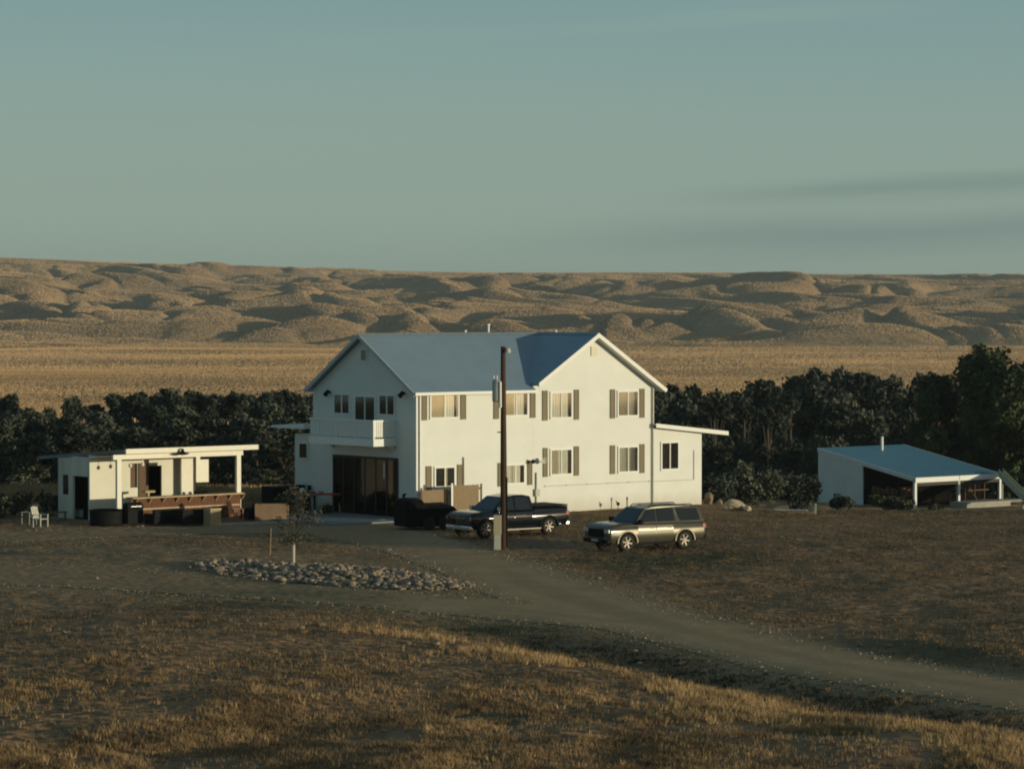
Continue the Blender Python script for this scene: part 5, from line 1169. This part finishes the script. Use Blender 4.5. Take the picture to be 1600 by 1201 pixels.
def scatter(n, y0, y1, marg=4, xlo=None, xhi=None):
    y = np.sqrt(rg.uniform(y0 ** 2, y1 ** 2, n)); hw = y * .1675 + marg; x = rg.uniform(-1, 1, n) * hw
    if xlo is not None: k = (x > xlo) & (x < xhi); x, y = x[k], y[k]
    return x, y
x, y = scatter(120000, 60, 106)
sd_, sa = main_side(x, y); rdist = seg_dist(x, y, ROADS)
pn = .48 + .4 * perlin(x / 2.2, y / 2.6, 41) + .6 * perlin(x / 7, y / 9, 42) + .3 * perlin(x / .8, y / .8, 43)
dens = sst(.38, .85, pn) * .9 + .08
edge = sst(95, 75, y + perlin(x / 6, y / 6, 44) * 6) 
ditchm = 1 - .85 * np.exp(-((sd_ - 4.4) / 1.6) ** 2) * sst(-12, 3, sa)
k = (rdist > .6) & (rg.uniform(size=len(x)) < dens * np.clip(edge, 0.06, 1) * ditchm)
blades('dry_grass', np.stack([x[k], y[k]], 1), 7, .04, .17, .009, 'drygrass', 'golden dry grass covering the near slope below the drive')
def clumps(name, P, per, hmin, hmax, wd, rad, m, label):
    rg2 = np.random.default_rng(len(P) + 5); k = len(P); hs = rg2.uniform(hmin, hmax, k); rs4 = rg2.uniform(.5, 1.2, k) * rad
    I = np.repeat(np.arange(k), per); n = len(I); a = rg2.uniform(0, 2 * math.pi, n); rr_ = np.sqrt(rg2.uniform(0, 1, n)) * rs4[I]
    X = P[I, 0] + np.cos(a) * rr_; Y = P[I, 1] + np.sin(a) * rr_; Z = height(X, Y) - .01; h = hs[I] * rg2.uniform(.55, 1.1, n); ln = h * rg2.uniform(.1, .6, n); a2 = a + rg2.normal(0, .7, n)
    b_ = rg2.uniform(0, 2 * math.pi, n); w = wd * rg2.uniform(.6, 1.4, n)
    base = np.stack([X, Y, Z], 1); sv = np.stack([np.cos(b_) * w, np.sin(b_) * w, 0 * w], 1); tip = base + np.stack([np.cos(a2) * ln, np.sin(a2) * ln, h], 1)
    me = tri_mesh(name, np.stack([base - sv, base + sv, tip], 1), m, 3); o = bpy.data.objects.new(name, me); col.objects.link(o); tag(o, label, 'grass', None, 'stuff')
x, y = scatter(60000, 60, 103)
sd_, sa_ = main_side(x, y); crest = np.exp(-((sd_ - 8.5) / 2.6) ** 2) * sst(-7, 4, sa_); pn = .40 + .45 * perlin(x / 1.8, y / 2.4, 61) + .75 * perlin(x / 5, y / 7, 62) + .28 * crest
k = (seg_dist(x, y, ROADS) > .8) & (rg.uniform(size=len(x)) < sst(.3, .8, pn) * np.clip(sst(94, 75, y + perlin(x / 5, y / 5, 64) * 6) + .3 * crest, 0, 1) * (1 - .9 * np.exp(-((sd_ - 4.4) / 1.7) ** 2) * sst(-12, 3, sa_)))
x, y, crest = x[k], y[k], crest[k]; od = np.argsort(crest + rg.uniform(-.35, .35, len(x))); x, y = x[od], y[od]; P = np.stack([x, y], 1); h3 = len(P) * 2 // 3
clumps('bunch_grass', P[:h3], 20, .06, .20, .009, .15, 'bunch', 'brown and gold bunch grass in clumps over the near slope')
clumps('pale_bunch_grass', P[h3:], 18, .10, .30, .009, .12, 'palebunch', 'taller pale straw clumps among the near bunch grass')
x, y = scatter(26000, 84, 168); ca, sa = math.cos(iang), math.sin(iang)
isl = ((x - icx) * ca + (y - icy) * sa) ** 2 / 95 + (-(x - icx) * sa + (y - icy) * ca) ** 2 / 14
k = (isl > 1) & (seg_dist(x, y, ROADS) > .8) & (rg.uniform(size=len(x)) < sst(.45, .8, .5 + .6 * perlin(x / 3, y / 2.4, 66) + .3 * perlin(x / 9, y / 9, 67))) & ((x > 3) | (y < 118))
fr_ = ((x - H.x) * CS + (y - H.y) * SN, -(x - H.x) * SN + (y - H.y) * CS); k &= ~((fr_[0] > -4) & (fr_[0] < 20) & (fr_[1] > -.4))
clumps('field_tufts', np.stack([x[k], y[k]], 1), 16, .04, .12, .014, .16, 'fieldtuft', 'low dull tufts scattered over the right-hand field')
# valley stubble: standing stalks that catch the low sun
def stalks(name, xx, yy, w, h, m, label):
    n_ = len(xx); z_ = height(xx, yy) - .03; a = rg.normal(R(90 - SUN_AZ) + math.pi / 2, .45, n_)
    sv = np.stack([np.cos(a) * w, np.sin(a) * w, 0 * w], 1); base = np.stack([xx, yy, z_], 1); up = np.stack([0 * h, 0 * h, h], 1)
    sv2 = sv * .75
    me = tri_mesh(name, np.stack([base - sv, base + sv, base + sv2 + up, base - sv2 + up], 1), m, 4); o = bpy.data.objects.new(name, me); col.objects.link(o); tag(o, label, 'grass', None, 'stuff')
n_ = 1050000; yy = np.exp(rg.uniform(math.log(340), math.log(1850), n_)); xx = rg.uniform(-1, 1, n_) * yy * .19; pn = .5 + .6 * perlin(xx / 120, yy / 260, 71) + .25 * perlin(xx / 30, yy / 60, 72)
k = rg.uniform(size=n_) < np.clip(.5 + .6 * sst(.3, .7, pn), 0, 1); xx, yy = xx[k], yy[k]; n_ = len(xx)
stalks('valley_stubble', xx, yy, rg.uniform(.05, .13, n_) * (yy / 600) ** .8, rg.uniform(.15, .21, n_) * (yy / 600) ** .4, 'stubble', 'golden standing stubble on the valley floor beyond the trees')
n_ = 900000; yy = rg.uniform(1840, 4100, n_); xx = rg.uniform(-1, 1, n_) * yy * .185; n_ = len(xx)
stalks('hill_grass', xx, yy, rg.uniform(.25, .7, n_), rg.uniform(.28, .40, n_), 'hillgrass', 'dry standing grass over the far hills')
x, y = scatter(60000, 72, 104, 4)
sd_, sa_ = main_side(x, y); k = (rg.uniform(size=len(x)) < np.exp(-((sd_ - 4.2) / 1.5) ** 2) * sst(-14, 3, sa_) * (.5 + .8 * perlin(x / 1.5, y / 1.5, 46))) & (seg_dist(x, y, ROADS) > .3)
blades('ditch_shade_weeds', np.stack([x[k], y[k]], 1), 6, .04, .16, .018, 'weed', 'dark low weeds added to deepen the shade of the ditch along the near side of the drive', .7)  # dark blades added to supply the darkness of the shaded ditch
x, y = scatter(75000, 80, 168)
ca, sa = math.cos(iang), math.sin(iang)
rdist = seg_dist(x, y, ROADS); isl = ((x - icx) * ca + (y - icy) * sa) ** 2 / 95 + (-(x - icx) * sa + (y - icy) * ca) ** 2 / 14
k = (rdist > .5) & (isl > 1) & ((seg_dist(x, y, BROAD) > 0) | (rg.uniform(size=len(x)) < .25)) & (rg.uniform(size=len(x)) < sst(.3, .7, .5 + .6 * perlin(x / 4, y / 4, 51)) * .8 + .2)
fr_ = ((x - H.x) * CS + (y - H.y) * SN, -(x - H.x) * SN + (y - H.y) * CS); k &= ~((fr_[0] > -4) & (fr_[0] < 20) & (fr_[1] > -.4))
frb = ((x - B.x) * CS + (y - B.y) * SN, -(x - B.x) * SN + (y - B.y) * CS); k &= ~((frb[0] > -1) & (frb[0] < 9) & (frb[1] > -1))
blades('short_grass', np.stack([x[k], y[k]], 1), 5, .03, .11, .014, 'shortgrass', 'short brown scrubby grass over the yard and the right-hand field', .9)
x, y = scatter(26000, 160, 184, 5); k = (x < -11.5) | ((x > 13) & (y < 175))
frb = ((x - B.x) * CS + (y - B.y) * SN, -(x - B.x) * SN + (y - B.y) * CS); k &= ~((frb[0] > -1) & (frb[0] < 9) & (frb[1] > -1) & (frb[1] < 9))
fr_ = ((x - H.x) * CS + (y - H.y) * SN, -(x - H.x) * SN + (y - H.y) * CS); k &= ~((fr_[0] > -4) & (fr_[0] < 20) & (fr_[1] > -.4) & (fr_[1] < 12))
kk = k & (x < 0); blades('meadow_grass', np.stack([x[kk], y[kk]], 1), 6, .12, .36, .025, 'meadow', 'tall tan meadow grass behind the bar pavilion', .4)
kk = k & (x > 0); blades('edge_grass', np.stack([x[kk], y[kk]], 1), 5, .03, .09, .02, 'weed', 'greenish grass along the terrace edge before the open barn', .6)

# ------------------------------------------------------------------ evening haze over the valley
hz = MB().box(-2500, 2500, -40, 7200, -60, 95).build('haze', bpy.data.materials.new('valley_haze')); hz['kind'] = 'stuff'; hz['label'] = 'thin evening haze over the valley'; hz['category'] = 'haze'
hm = hz.data.materials[0]; hm.use_nodes = True; nt = hm.node_tree; nt.nodes.clear()
pv = nt.nodes.new('ShaderNodeVolumePrincipled'); pv.inputs['Color'].default_value = (0.75, 0.86, 0.85, 1); pv.inputs['Density'].default_value = 0.00008; pv.inputs['Anisotropy'].default_value = 0.2
oo = nt.nodes.new('ShaderNodeOutputMaterial'); nt.links.new(pv.outputs[0], oo.inputs['Volume'])
